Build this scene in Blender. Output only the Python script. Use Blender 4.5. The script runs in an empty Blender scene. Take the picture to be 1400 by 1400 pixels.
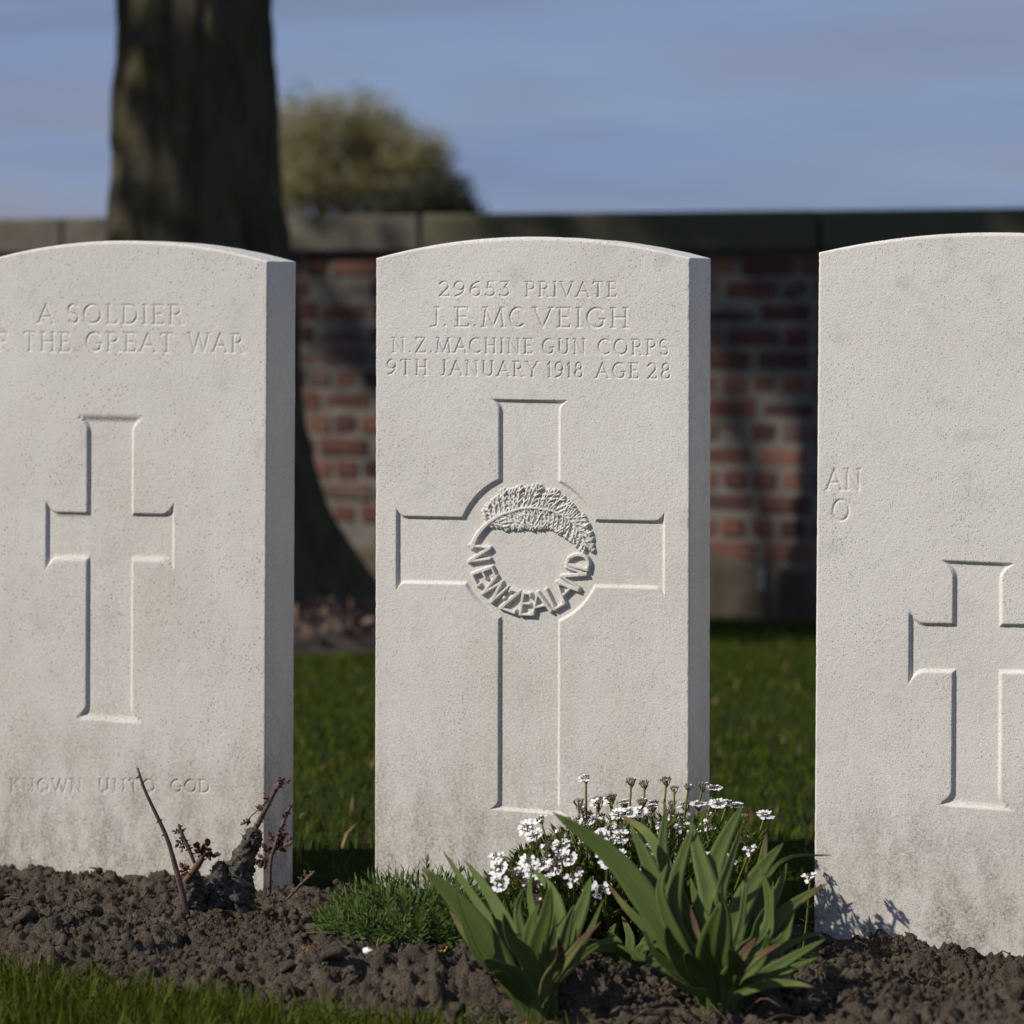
import bpy, math, random
import numpy as np
from mathutils import Vector

R = math.radians
rng = np.random.default_rng(7)
random.seed(7)
scene = bpy.context.scene
COL = scene.collection

# ------------------------------------------------------------------ camera
PSI = R(21.9)                       # the row of stones is seen a little from its right
FPX = 100.0 / 36.0 * 1400           # focal length in photo pixels
YH = 390.0                          # eye level in the photograph
ZC = 0.672                          # eye height over the flower bed
FW = np.array([-math.sin(PSI), math.cos(PSI)])
RT = np.array([math.cos(PSI), math.sin(PSI)])
CAM = -3.2 * FW - 0.0222 * RT

cam_d = bpy.data.cameras.new('camera')
cam = bpy.data.objects.new('camera', cam_d)
COL.objects.link(cam)
cam.location = (CAM[0], CAM[1], ZC)
cam.rotation_euler = (R(90), 0, PSI)
cam_d.lens = 100
cam_d.sensor_width = 36
cam_d.shift_y = -(700 - YH) / 1400
cam_d.clip_start = 0.05
cam_d.clip_end = 3000
cam_d.dof.use_dof = True
cam_d.dof.focus_distance = 3.07
cam_d.dof.aperture_fstop = 5.6
scene.camera = cam

# ------------------------------------------------------------------ world and sun
SUN = np.array([-1.25, -1.0, 1.2])          # towards the sun
SUN = SUN / np.linalg.norm(SUN)
world = bpy.data.worlds.new('World')
scene.world = world
world.use_nodes = True
nt = world.node_tree
nt.nodes.clear()
w_out = nt.nodes.new('ShaderNodeOutputWorld')
w_bg = nt.nodes.new('ShaderNodeBackground')
w_sky = nt.nodes.new('ShaderNodeTexSky')
w_sky.sky_type = 'NISHITA'
w_sky.sun_disc = False
w_sky.sun_elevation = math.asin(SUN[2])
w_sky.sun_rotation = math.atan2(SUN[0], SUN[1])
w_sky.air_density = 1.2
w_sky.dust_density = 0.6
w_sky.ozone_density = 2.0
w_tc = nt.nodes.new('ShaderNodeTexCoord')
w_map = nt.nodes.new('ShaderNodeMapping')
w_map.inputs['Scale'].default_value = (1.0, 1.0, 9.0)
w_map.inputs['Rotation'].default_value = (R(6), R(5), 0)
w_n = nt.nodes.new('ShaderNodeTexNoise')
w_n.inputs['Scale'].default_value = 4.2
w_n.inputs['Detail'].default_value = 5
w_n.inputs['Roughness'].default_value = 0.5
w_n.inputs['Distortion'].default_value = 0.4
w_rm = nt.nodes.new('ShaderNodeValToRGB')     # thin grey-blue cloud veil, streaked
w_rm.color_ramp.elements[0].position = 0.30
w_rm.color_ramp.elements[0].color = (0.84, 0.84, 0.84, 1)
w_rm.color_ramp.elements[1].position = 0.66
w_rm.color_ramp.elements[1].color = (0.97, 0.97, 0.97, 1)
w_n2 = nt.nodes.new('ShaderNodeTexNoise')
w_n2.inputs['Scale'].default_value = 3.1
w_n2.inputs['Detail'].default_value = 4
w_rm2 = nt.nodes.new('ShaderNodeValToRGB')
w_rm2.color_ramp.elements[0].position = 0.38
w_rm2.color_ramp.elements[0].color = (1.85, 2.32, 3.95, 1)
w_rm2.color_ramp.elements[1].position = 0.62
w_rm2.color_ramp.elements[1].color = (2.18, 2.52, 3.95, 1)
w_e = w_rm2.color_ramp.elements.new(0.50)
w_e.color = (2.00, 2.85, 4.85, 1)
w_mx = nt.nodes.new('ShaderNodeMixRGB')
L = nt.links.new
L(w_tc.outputs['Generated'], w_map.inputs['Vector'])
L(w_map.outputs['Vector'], w_n.inputs['Vector'])
L(w_map.outputs['Vector'], w_n2.inputs['Vector'])
L(w_n.outputs['Fac'], w_rm.inputs['Fac'])
L(w_n2.outputs['Fac'], w_rm2.inputs['Fac'])
L(w_rm.outputs['Color'], w_mx.inputs['Fac'])
L(w_sky.outputs['Color'], w_mx.inputs['Color1'])
L(w_rm2.outputs['Color'], w_mx.inputs['Color2'])
L(w_mx.outputs['Color'], w_bg.inputs['Color'])
w_bg.inputs['Strength'].default_value = 0.10
L(w_bg.outputs['Background'], w_out.inputs['Surface'])

sun_d = bpy.data.lights.new('sun', 'SUN')
sun_d.energy = 5.0
sun_d.angle = R(0.5)
sun_d.color = (1.0, 0.95, 0.87)
sun = bpy.data.objects.new('sun', sun_d)
COL.objects.link(sun)
sun.rotation_euler = Vector(-SUN).to_track_quat('-Z', 'Y').to_euler()

scene.view_settings.view_transform = 'Standard'
scene.view_settings.look = 'None'
scene.view_settings.gamma = 1.0
scene.view_settings.exposure = 0.0
scene.view_settings.use_curve_mapping = False
scene.render.engine = 'CYCLES'
scene.render.resolution_x = 1024
scene.render.resolution_y = 1024

# ------------------------------------------------------------------ measuring helpers
def at(u, v, d):
    """point seen at photo pixel u, v at depth d"""
    p = CAM + d * FW + (u - 700) / FPX * d * RT
    return np.array([p[0], p[1], ZC - (v - YH) / FPX * d])

def on_plane_y(u, v, y0=0.0):
    """point seen at photo pixel u, v on the vertical plane y = y0"""
    U = (u - 700) / FPX
    d = (y0 - CAM[1]) / (FW[1] + U * RT[1])
    return at(u, v, d)

# ------------------------------------------------------------------ object helpers
def tag(o, label=None, cat=None, group=None, kind=None):
    if label: o['label'] = label
    if cat: o['category'] = cat
    if group: o['group'] = group
    if kind: o['kind'] = kind
    return o

def empty(name, loc=(0, 0, 0)):
    o = bpy.data.objects.new(name, None)
    o.empty_display_size = 0.05
    o.location = [float(c) for c in loc]
    COL.objects.link(o)
    return o

def mesh_np(name, verts, quads=None, tris=None, smooth=True, uv=None, vnorm=None):
    verts = np.asarray(verts, dtype=np.float32).reshape(-1, 3)
    nq = 0 if quads is None else len(quads)
    nt_ = 0 if tris is None else len(tris)
    loops, starts = [], []
    if nq:
        loops.append(np.asarray(quads, dtype=np.int32).ravel())
        starts.append(np.arange(nq, dtype=np.int32) * 4)
    if nt_:
        loops.append(np.asarray(tris, dtype=np.int32).ravel())
        starts.append(nq * 4 + np.arange(nt_, dtype=np.int32) * 3)
    loops = np.concatenate(loops)
    starts = np.concatenate(starts)
    me = bpy.data.meshes.new(name)
    me.vertices.add(len(verts))
    me.vertices.foreach_set('co', verts.ravel())
    me.loops.add(len(loops))
    me.loops.foreach_set('vertex_index', loops)
    me.polygons.add(len(starts))
    me.polygons.foreach_set('loop_start', starts)
    if smooth:
        me.polygons.foreach_set('use_smooth', np.ones(len(starts), dtype=bool))
    if uv is not None:
        lay = me.uv_layers.new(name='UVMap')
        lay.data.foreach_set('uv', np.asarray(uv, dtype=np.float32)[loops].ravel())
    me.update(calc_edges=True)
    if vnorm is not None:
        me.normals_split_custom_set_from_vertices(np.asarray(vnorm, dtype=np.float32).tolist())
    return me

def link(name, me, mat=None, parent=None, loc=None):
    if mat is not None and not me.materials:
        for m in (mat if isinstance(mat, (list, tuple)) else [mat]):
            me.materials.append(m)
    o = bpy.data.objects.new(name, me)
    COL.objects.link(o)
    if parent is not None: o.parent = parent
    if loc is not None: o.location = [float(c) for c in loc]
    return o

class MB:
    """collects vertices and faces of one mesh"""
    def __init__(s): s.v, s.q, s.t, s.uv, s.n, s.mq, s.mt = [], [], [], [], 0, [], []
    def add(s, v, q=None, t=None, uv=None, m=0):
        v = np.asarray(v, float).reshape(-1, 3)
        s.v.append(v)
        s.uv.append(np.zeros((len(v), 2)) if uv is None else np.asarray(uv, float))
        if q is not None and len(q):
            s.q.append(np.asarray(q) + s.n); s.mq += [m] * len(q)
        if t is not None and len(t):
            s.t.append(np.asarray(t) + s.n); s.mt += [m] * len(t)
        s.n += len(v)
    def mesh(s, name, smooth=True):
        me = mesh_np(name, np.concatenate(s.v), np.concatenate(s.q) if s.q else None,
                     np.concatenate(s.t) if s.t else None, smooth, np.concatenate(s.uv))
        mi = s.mq + s.mt
        if any(mi): me.polygons.foreach_set('material_index', np.array(mi, dtype=np.int32))
        return me

def hash2(ix, iy, seed=0):
    h = (ix.astype(np.int64) * 374761393 + iy.astype(np.int64) * 668265263 + seed * 974634777) & 0xffffffff
    h = ((h ^ (h >> 13)) * 1274126177) & 0xffffffff
    h = ((h ^ (h >> 16)) * 2246822519) & 0xffffffff
    return ((h ^ (h >> 15)) & 0xffffff) / float(0xffffff)

def vnoise(x, y, seed=0):
    ix, iy = np.floor(x).astype(np.int64), np.floor(y).astype(np.int64)
    fx, fy = x - ix, y - iy
    fx = fx * fx * (3 - 2 * fx); fy = fy * fy * (3 - 2 * fy)
    a, b = hash2(ix, iy, seed), hash2(ix + 1, iy, seed)
    c, d = hash2(ix, iy + 1, seed), hash2(ix + 1, iy + 1, seed)
    return (a + (b - a) * fx) * (1 - fy) + (c + (d - c) * fx) * fy

def fbm(x, y, octs=4, seed=0):
    s, a, t = 0, 0.5, 0
    for o in range(octs):
        s = s + a * vnoise(x * 2 ** o, y * 2 ** o, seed + o * 17); t += a; a *= 0.5
    return s / t

def lumps(x, y, cell, seed=0, rmin=0.4, rmax=0.75):
    """height of a jumble of round lumps, one in each cell"""
    gx, gy = x / cell, y / cell
    ix, iy = np.floor(gx).astype(np.int64), np.floor(gy).astype(np.int64)
    h = np.zeros_like(gx)
    for dx in (-1, 0, 1):
        for dy in (-1, 0, 1):
            jx, jy = ix + dx, iy + dy
            px, py = jx + hash2(jx, jy, seed), jy + hash2(jx, jy, seed + 5)
            r = rmin + (rmax - rmin) * hash2(jx, jy, seed + 9)
            d2 = ((gx - px) ** 2 + (gy - py) ** 2) / (r * r)
            h = np.maximum(h, np.sqrt(np.maximum(0, 1 - d2)) * r)
    return h * cell

def tube(mb, pts, radii, sides=8, m=0, jag=0.0, cap=True):
    pts = np.asarray(pts, float); n = len(pts)
    radii = np.broadcast_to(np.asarray(radii, float), (n,))
    tang = np.gradient(pts, axis=0)
    tang /= np.linalg.norm(tang, axis=1, keepdims=True) + 1e-12
    ref = np.array([0.3, 0.2, 0.93]) if abs(tang[0][2]) < 0.85 else np.array([1.0, 0.1, 0.05])
    a = np.linspace(0, 2 * np.pi, sides, endpoint=False)
    V, UVs = [], []
    for i in range(n):
        s = np.cross(tang[i], ref); s /= np.linalg.norm(s)
        b = np.cross(s, tang[i])
        rr = radii[i] * (1 + jag * (rng.random(sides) - 0.5))
        V.append(pts[i] + np.outer(np.cos(a) * rr, s) + np.outer(np.sin(a) * rr, b))
        UVs.append(np.stack([a / 6.283, np.full(sides, i / (n - 1))], 1))
    Q = []
    for i in range(n - 1):
        for k in range(sides):
            k2 = (k + 1) % sides
            Q.append((i * sides + k, i * sides + k2, (i + 1) * sides + k2, (i + 1) * sides + k))
    V = np.concatenate(V); UVs = np.concatenate(UVs); T = []
    if cap:
        e = len(V)
        V = np.vstack([V, pts[-1] + tang[-1] * radii[-1] * 0.5]); UVs = np.vstack([UVs, [0, 1]])
        for k in range(sides):
            T.append(((n - 1) * sides + k, (n - 1) * sides + (k + 1) % sides, e))
    mb.add(V, Q, T, UVs, m)

def curve(ctrl, n):
    """smooth curve through control points"""
    P = np.asarray(ctrl, float)
    P = np.vstack([2 * P[0] - P[1], P, 2 * P[-1] - P[-2]])
    segs = len(P) - 3; out = []
    for t in np.linspace(0, segs, n):
        i = min(int(t), segs - 1); f = t - i
        p0, p1, p2, p3 = P[i:i + 4]
        out.append(0.5 * (2 * p1 + (p2 - p0) * f + (2 * p0 - 5 * p1 + 4 * p2 - p3) * f * f + (3 * p1 - p0 - 3 * p2 + p3) * f ** 3))
    return np.array(out)

# ------------------------------------------------------------------ materials
def new_mat(name):
    m = bpy.data.materials.new(name); m.use_nodes = True
    n = m.node_tree; n.nodes.clear()
    out = n.nodes.new('ShaderNodeOutputMaterial')
    b = n.nodes.new('ShaderNodeBsdfPrincipled')
    b.inputs['Specular IOR Level'].default_value = 0.25
    n.links.new(b.outputs[0], out.inputs[0])
    return m, n, b, out

def N(n, t, **kw):
    x = n.nodes.new(t)
    for k, v in kw.items():
        if k in x.inputs: x.inputs[k].default_value = v
        else: setattr(x, k, v)
    return x

def ramp(n, src, stops):
    r = n.nodes.new('ShaderNodeValToRGB')
    el = r.color_ramp.elements
    while len(el) < len(stops): el.new(0.5)
    for e, (p, c) in zip(el, stops):
        e.position = p
        e.color = (c, c, c, 1) if isinstance(c, (int, float)) else (*c, 1)
    n.links.new(src, r.inputs['Fac'])
    return r

def mixc(n, fac, a, b, mode='MIX'):
    x = n.nodes.new('ShaderNodeMixRGB'); x.blend_type = mode
    for s, v in ((x.inputs['Fac'], fac), (x.inputs['Color1'], a), (x.inputs['Color2'], b)):
        if isinstance(v, bpy.types.NodeSocket): n.links.new(v, s)
        elif isinstance(v, (int, float)): s.default_value = v if s.name == 'Fac' else (v, v, v, 1)
        else: s.default_value = (*v, 1)
    return x.outputs[0]

def noise(n, co, scale, detail=4, rough=0.55, sc=None):
    x = N(n, 'ShaderNodeTexNoise', Scale=scale, Detail=detail, Roughness=rough)
    if sc is not None:
        mp = N(n, 'ShaderNodeMapping'); mp.inputs['Scale'].default_value = sc
        n.links.new(co, mp.inputs['Vector']); co = mp.outputs[0]
    n.links.new(co, x.inputs['Vector'])
    return x.outputs['Fac']

def bump(n, b, h, strength, dist, prev=None):
    x = N(n, 'ShaderNodeBump', Strength=strength, Distance=dist)
    n.links.new(h, x.inputs['Height'])
    if prev is not None: n.links.new(prev, x.inputs['Normal'])
    n.links.new(x.outputs[0], b.inputs['Normal'])
    return x.outputs[0]

def stone_mat(name, seed, base=(0.672, 0.640, 0.585), pits=0.5, dirt=0.5, z_dirt=(0.02, 0.55), pit_scale=400.0):
    m, n, b, _ = new_mat(name)
    tc = N(n, 'ShaderNodeTexCoord')
    mp = N(n, 'ShaderNodeMapping'); mp.inputs['Location'].default_value = (seed * 3.7, seed * 1.3, 0)
    n.links.new(tc.outputs['Object'], mp.inputs['Vector'])
    co = mp.outputs[0]
    col = mixc(n, ramp(n, noise(n, co, 7, 5), [(0.3, 0.0), (0.75, 1.0)]).outputs[0], base, (base[0] * 0.9, base[1] * 0.895, base[2] * 0.88))
    # pale and dark grains of the limestone
    g = noise(n, co, 620, 3, 0.7)
    col = mixc(n, 0.9, col, ramp(n, g, [(0.25, 0.66), (0.5, 0.98), (0.75, 1.14)]).outputs[0], 'MULTIPLY')
    # tiny pits that hold dirt, thicker in some places
    v = N(n, 'ShaderNodeTexVoronoi', Scale=pit_scale); n.links.new(co, v.inputs['Vector'])
    patch = noise(n, co, 16, 4, 0.6)
    th = N(n, 'ShaderNodeMath', operation='MULTIPLY_ADD'); n.links.new(patch, th.inputs[0]); th.inputs[1].default_value = 0.55; th.inputs[2].default_value = 0.02 + 0.1 * (pits - 0.5)
    rnd = N(n, 'ShaderNodeSeparateColor'); n.links.new(v.outputs['Color'], rnd.inputs[0])
    th2 = N(n, 'ShaderNodeMath', operation='MULTIPLY'); n.links.new(th.outputs[0], th2.inputs[0]); n.links.new(rnd.outputs[0], th2.inputs[1])
    lt = N(n, 'ShaderNodeMath', operation='LESS_THAN'); n.links.new(v.outputs['Distance'], lt.inputs[0]); n.links.new(th2.outputs[0], lt.inputs[1])
    rare = N(n, 'ShaderNodeMath', operation='GREATER_THAN'); n.links.new(rnd.outputs[1], rare.inputs[0]); rare.inputs[1].default_value = 0.70 - 0.22 * pits
    pit = N(n, 'ShaderNodeMath', operation='MULTIPLY'); n.links.new(lt.outputs[0], pit.inputs[0]); n.links.new(rare.outputs[0], pit.inputs[1])
    pf = N(n, 'ShaderNodeMath', operation='MULTIPLY'); n.links.new(pit.outputs[0], pf.inputs[0]); pf.inputs[1].default_value = 0.62 * min(1, pits * 1.6)
    col = mixc(n, pf.outputs[0], col, (0.20, 0.175, 0.15))
    # splash stains and runs that thicken towards the soil
    sx = N(n, 'ShaderNodeSeparateXYZ'); n.links.new(tc.outputs['Object'], sx.inputs[0])
    mr = N(n, 'ShaderNodeMapRange'); n.links.new(sx.outputs['Z'], mr.inputs[0])
    mr.inputs[1].default_value = z_dirt[1]; mr.inputs[2].default_value = z_dirt[0]; mr.inputs[3].default_value = 0.0; mr.inputs[4].default_value = 1.0
    runs = ramp(n, noise(n, co, 22, 5, 0.65, (1, 1, 0.18)), [(0.38, 0.0), (0.72, 1.0)]).outputs[0]
    blot = ramp(n, noise(n, co, 9, 5, 0.6), [(0.36, 0.15), (0.66, 1.0)]).outputs[0]
    d = mixc(n, 0.55, blot, runs)
    pw = N(n, 'ShaderNodeMath', operation='POWER'); n.links.new(mr.outputs[0], pw.inputs[0]); pw.inputs[1].default_value = 1.25
    df = N(n, 'ShaderNodeMath', operation='MULTIPLY'); n.links.new(d, df.inputs[0]); n.links.new(pw.outputs[0], df.inputs[1])
    speck = ramp(n, noise(n, co, 260, 4, 0.75), [(0.40, 0.25), (0.60, 1.0)]).outputs[0]
    ds = N(n, 'ShaderNodeMath', operation='MULTIPLY'); n.links.new(df.outputs[0], ds.inputs[0]); n.links.new(speck, ds.inputs[1])
    df2 = N(n, 'ShaderNodeMath', operation='MULTIPLY'); n.links.new(ds.outputs[0], df2.inputs[0]); df2.inputs[1].default_value = dirt * 1.25
    col = mixc(n, df2.outputs[0], col, (0.33, 0.255, 0.165))
    # a dark film just above the soil
    mr2 = N(n, 'ShaderNodeMapRange'); n.links.new(sx.outputs['Z'], mr2.inputs[0])
    mr2.inputs[1].default_value = 0.17; mr2.inputs[2].default_value = -0.01; mr2.inputs[3].default_value = 0.0; mr2.inputs[4].default_value = 0.9
    f3 = N(n, 'ShaderNodeMath', operation='MULTIPLY'); n.links.new(mr2.outputs[0], f3.inputs[0])
    n.links.new(ramp(n, noise(n, co, 34, 6, 0.75, (1, 1, 0.5)), [(0.42, 0.0), (0.62, 1.0)]).outputs[0], f3.inputs[1])
    f4 = N(n, 'ShaderNodeMath', operation='MULTIPLY'); n.links.new(f3.outputs[0], f4.inputs[0]); n.links.new(speck, f4.inputs[1])
    col = mixc(n, f4.outputs[0], col, (0.185, 0.145, 0.105))
    # grey lichen film on the shoulders
    li = ramp(n, noise(n, co, 24, 6, 0.7), [(0.56, 0.0), (0.72, 0.42)]).outputs[0]
    col = mixc(n, li, col, (0.40, 0.38, 0.335))
    n.links.new(col, b.inputs['Base Color'])
    b.inputs['Roughness'].default_value = 0.92
    b.inputs['Specular IOR Level'].default_value = 0.12
    h = mixc(n, 0.45, g, noise(n, co, 330, 3, 0.6))
    h = mixc(n, pit.outputs[0], h, 0.0)
    bump(n, b, h, 0.7, 0.0011)
    return m

def plain_mat(name, c1, c2, scale=20, rough=0.9, bump_s=0.4, bump_d=0.003, det=5, spec=0.2, bscale=None):
    m, n, b, _ = new_mat(name)
    tc = N(n, 'ShaderNodeTexCoord')
    f = noise(n, tc.outputs['Object'], scale, det, 0.6)
    n.links.new(mixc(n, ramp(n, f, [(0.3, 0.0), (0.7, 1.0)]).outputs[0], c1, c2), b.inputs['Base Color'])
    b.inputs['Roughness'].default_value = rough
    b.inputs['Specular IOR Level'].default_value = spec
    bump(n, b, noise(n, tc.outputs['Object'], bscale or scale * 4, 4, 0.6), bump_s, bump_d)
    return m

def leaf_mat(name, c1, c2, trans=0.35, rough=0.5, stripes=0, dry=None, tint=0.25, spec=0.3):
    """leaf with light passing through; veins along the blade, each blade a little different"""
    m, n, b, out = new_mat(name)
    uv = N(n, 'ShaderNodeUVMap')
    geo = N(n, 'ShaderNodeNewGeometry')
    col = mixc(n, geo.outputs['Random Per Island'], c1, c2)
    tc = N(n, 'ShaderNodeTexCoord')
    col = mixc(n, ramp(n, noise(n, tc.outputs['Object'], 60, 3), [(0.35, 0.0), (0.7, tint)]).outputs[0], col, (c2[0] * 1.25, c2[1] * 1.05, c2[2] * 0.7))
    if stripes:
        sp = N(n, 'ShaderNodeSeparateXYZ'); n.links.new(uv.outputs[0], sp.inputs[0])
        s = noise(n, uv.outputs[0], 1.0, 3, 0.6, (stripes, 0.8, 1))
        col = mixc(n, 1.0, col, ramp(n, s, [(0.3, 0.80), (0.7, 1.18)]).outputs[0], 'MULTIPLY')
        if dry is not None:
            a = N(n, 'ShaderNodeMath', operation='ADD'); n.links.new(sp.outputs['Y'], a.inputs[0])
            w = noise(n, uv.outputs[0], 3.0, 4, 0.6, (1.0, 4.0, 1))
            ws = N(n, 'ShaderNodeMath', operation='MULTIPLY_ADD'); n.links.new(w, ws.inputs[0]); ws.inputs[1].default_value = 0.35; ws.inputs[2].default_value = -0.175
            n.links.new(ws.outputs[0], a.inputs[1])
            col = mixc(n, ramp(n, a.outputs[0], [(dry, 0.0), (min(dry + 0.07, 0.98), 1.0)]).outputs[0], col, (0.16, 0.17, 0.05))
            col = mixc(n, ramp(n, a.outputs[0], [(min(dry + 0.08, 0.97), 0.0), (min(dry + 0.2, 1.0), 1.0)]).outputs[0], col, (0.150, 0.090, 0.055))
        col = mixc(n, ramp(n, noise(n, tc.outputs['Object'], 34, 5, 0.7), [(0.62, 0.0), (0.74, 0.75)]).outputs[0], col, (0.115, 0.105, 0.040))
        bump(n, b, s, 0.6, 0.0012)
    n.links.new(col, b.inputs['Base Color'])
    b.inputs['Roughness'].default_value = rough
    b.inputs['Specular IOR Level'].default_value = spec
    tr = N(n, 'ShaderNodeBsdfTranslucent')
    n.links.new(mixc(n, 1.0, col, (1.25, 1.3, 0.7), 'MULTIPLY'), tr.inputs['Color'])
    mx = N(n, 'ShaderNodeMixShader'); mx.inputs[0].default_value = trans
    n.links.new(b.outputs[0], mx.inputs[1]); n.links.new(tr.outputs[0], mx.inputs[2])
    n.links.new(mx.outputs[0], out.inputs[0])
    return m

M = {}
M['stone'] = stone_mat('pale limestone', 1, pits=0.65, dirt=0.75)
M['stone_left'] = stone_mat('pitted pale limestone', 2, base=(0.652, 0.622, 0.568), pits=0.95, dirt=0.7, z_dirt=(0.0, 0.75), pit_scale=300.0)
M['stone_right'] = stone_mat('pale limestone with grey foot', 3, base=(0.672, 0.640, 0.585), pits=0.7, dirt=0.5, z_dirt=(0.0, 0.4))
M['soil'] = plain_mat('clay soil', (0.056, 0.044, 0.032), (0.150, 0.120, 0.090), 70, 0.97, 1.0, 0.006, 8, 0.05, 420)
_n = M['soil'].node_tree; _b = [x for x in _n.nodes if x.type == 'BSDF_PRINCIPLED'][0]
_src = _b.inputs['Base Color'].links[0].from_socket
_tc = N(_n, 'ShaderNodeTexCoord')
_c = mixc(_n, ramp(_n, noise(_n, _tc.outputs['Object'], 11, 4, 0.6), [(0.4, 0.0), (0.65, 0.6)]).outputs[0], _src, (0.062, 0.046, 0.033))
_c = mixc(_n, ramp(_n, noise(_n, _tc.outputs['Object'], 150, 3, 0.7), [(0.62, 0.0), (0.70, 0.6)]).outputs[0], _c, (0.21, 0.175, 0.135))
_n.links.new(_c, _b.inputs['Base Color'])
M['turf'] = plain_mat('turf soil', (0.020, 0.026, 0.010), (0.036, 0.045, 0.016), 30, 1.0, 0.5, 0.01, 5, 0.0)
M['mortar'] = plain_mat('lime mortar', (0.118, 0.107, 0.088), (0.195, 0.178, 0.148), 14, 0.95, 0.6, 0.004, 5, 0.08)
M['skirt'] = plain_mat('old render at wall foot', (0.052, 0.041, 0.029), (0.108, 0.088, 0.064), 9, 0.95, 0.6, 0.006, 6, 0.08)
M['lime'] = plain_mat('lime run', (0.26, 0.25, 0.22), (0.38, 0.37, 0.34), 40, 0.9, 0.2, 0.002)
BR = [((0.115, 0.052, 0.038), (0.158, 0.074, 0.055)), ((0.084, 0.040, 0.032), (0.116, 0.056, 0.044)),
      ((0.142, 0.068, 0.049), (0.185, 0.095, 0.069)), ((0.058, 0.033, 0.030), (0.086, 0.046, 0.041)),
      ((0.095, 0.059, 0.047), (0.138, 0.094, 0.077))]
for i, (a, b_) in enumerate(BR):
    M['brick%d' % i] = plain_mat('red brick tone %d' % i, a, b_, 25, 0.93, 0.5, 0.004, 6, 0.1)

def coping_mat(name, moss):
    m, n, b, _ = new_mat(name)
    tc = N(n, 'ShaderNodeTexCoord'); co = tc.outputs['Object']
    col = mixc(n, ramp(n, noise(n, co, 9, 6, 0.65), [(0.3, 0.0), (0.7, 1.0)]).outputs[0], (0.085, 0.075, 0.058), (0.150, 0.133, 0.105))
    col = mixc(n, ramp(n, noise(n, co, 7, 6, 0.7), [(0.52 - moss * 0.32, 0.0), (0.72 - moss * 0.3, 0.85)]).outputs[0], col, (0.090, 0.083, 0.048))
    n.links.new(col, b.inputs['Base Color'])
    b.inputs['Roughness'].default_value = 0.95
    bump(n, b, noise(n, co, 50, 5, 0.65), 0.6, 0.006)
    return m
M['coping_clean'] = coping_mat('weathered coping', 0.05)
M['coping_moss'] = coping_mat('mossy coping', 0.9)

def bark_mat(name):
    m, n, b, _ = new_mat(name)
    tc = N(n, 'ShaderNodeTexCoord'); co = tc.outputs['Object']
    f = noise(n, co, 14, 6, 0.65, (1, 1, 0.18))
    col = mixc(n, ramp(n, f, [(0.32, 0.0), (0.7, 1.0)]).outputs[0], (0.034, 0.026, 0.016), (0.110, 0.092, 0.062))
    col = mixc(n, ramp(n, noise(n, co, 10, 5, 0.7), [(0.48, 0.0), (0.66, 0.8)]).outputs[0], col, (0.060, 0.060, 0.016))
    n.links.new(col, b.inputs['Base Color'])
    b.inputs['Roughness'].default_value = 0.95
    b.inputs['Specular IOR Level'].default_value = 0.1
    bump(n, b, f, 0.8, 0.02)
    return m
M['bark'] = bark_mat('dark mossy bark')
M['grass'] = leaf_mat('lawn grass', (0.032, 0.054, 0.005), (0.076, 0.100, 0.012), 0.3, 0.8, 0, None, 0.25, 0.05)
M['grass_near'] = leaf_mat('near lawn grass', (0.034, 0.052, 0.006), (0.095, 0.112, 0.018), 0.32, 0.7, 0, None, 0.25, 0.08)
M['straw'] = leaf_mat('dry grass', (0.17, 0.12, 0.05), (0.23, 0.16, 0.07), 0.2, 0.8, 0)
M['iris'] = leaf_mat('iris blade', (0.070, 0.108, 0.026), (0.118, 0.158, 0.042), 0.22, 0.55, 26, None, 0.2, 0.16)
M['iris_dry'] = leaf_mat('iris blade with withered tip', (0.075, 0.110, 0.028), (0.120, 0.158, 0.042), 0.22, 0.55, 26, 0.78, 0.2, 0.15)
M['iris_withered'] = leaf_mat('withered iris blade', (0.15, 0.16, 0.055), (0.20, 0.19, 0.075), 0.25, 0.7, 20, 0.62, 0.2, 0.1)
M['cushion'] = leaf_mat('cushion leaf', (0.030, 0.058, 0.013), (0.088, 0.135, 0.036), 0.22, 0.6, 0, None, 0.25, 0.12)
M['candy'] = leaf_mat('candytuft leaf', (0.034, 0.054, 0.009), (0.085, 0.105, 0.020), 0.25, 0.7, 0, None, 0.2, 0.05)
M['stem'] = plain_mat('green stem', (0.070, 0.085, 0.016), (0.125, 0.135, 0.028), 60, 0.6, 0.2, 0.001)
M['petal'] = leaf_mat('white petal', (0.80, 0.79, 0.80), (0.84, 0.83, 0.83), 0.25, 0.6, 0, None, 0.0, 0.2)
M['bud'] = plain_mat('mauve brown bud', (0.12, 0.075, 0.070), (0.28, 0.19, 0.175), 700, 0.8, 0.3, 0.001)
M['rose_stem'] = plain_mat('rose cane', (0.075, 0.042, 0.040), (0.135, 0.088, 0.080), 90, 0.75, 0.5, 0.002)
M['rose_green'] = plain_mat('green rose shoot', (0.080, 0.068, 0.026), (0.100, 0.042, 0.030), 45, 0.6, 0.2, 0.001)
M['rose_wood'] = plain_mat('old rose wood', (0.070, 0.060, 0.048), (0.22, 0.195, 0.16), 170, 0.95, 1.0, 0.006, 6, 0.1)
M['rose_leaf'] = leaf_mat('red young rose leaf', (0.058, 0.018, 0.015), (0.110, 0.036, 0.026), 0.25, 0.5)
M['rose_dead'] = leaf_mat('dead rose leaf', (0.075, 0.050, 0.030), (0.13, 0.085, 0.05), 0.2, 0.8)
M['pebble'] = plain_mat('white pebble', (0.70, 0.70, 0.69), (0.80, 0.80, 0.79), 120, 0.5, 0.3, 0.001)
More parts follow.
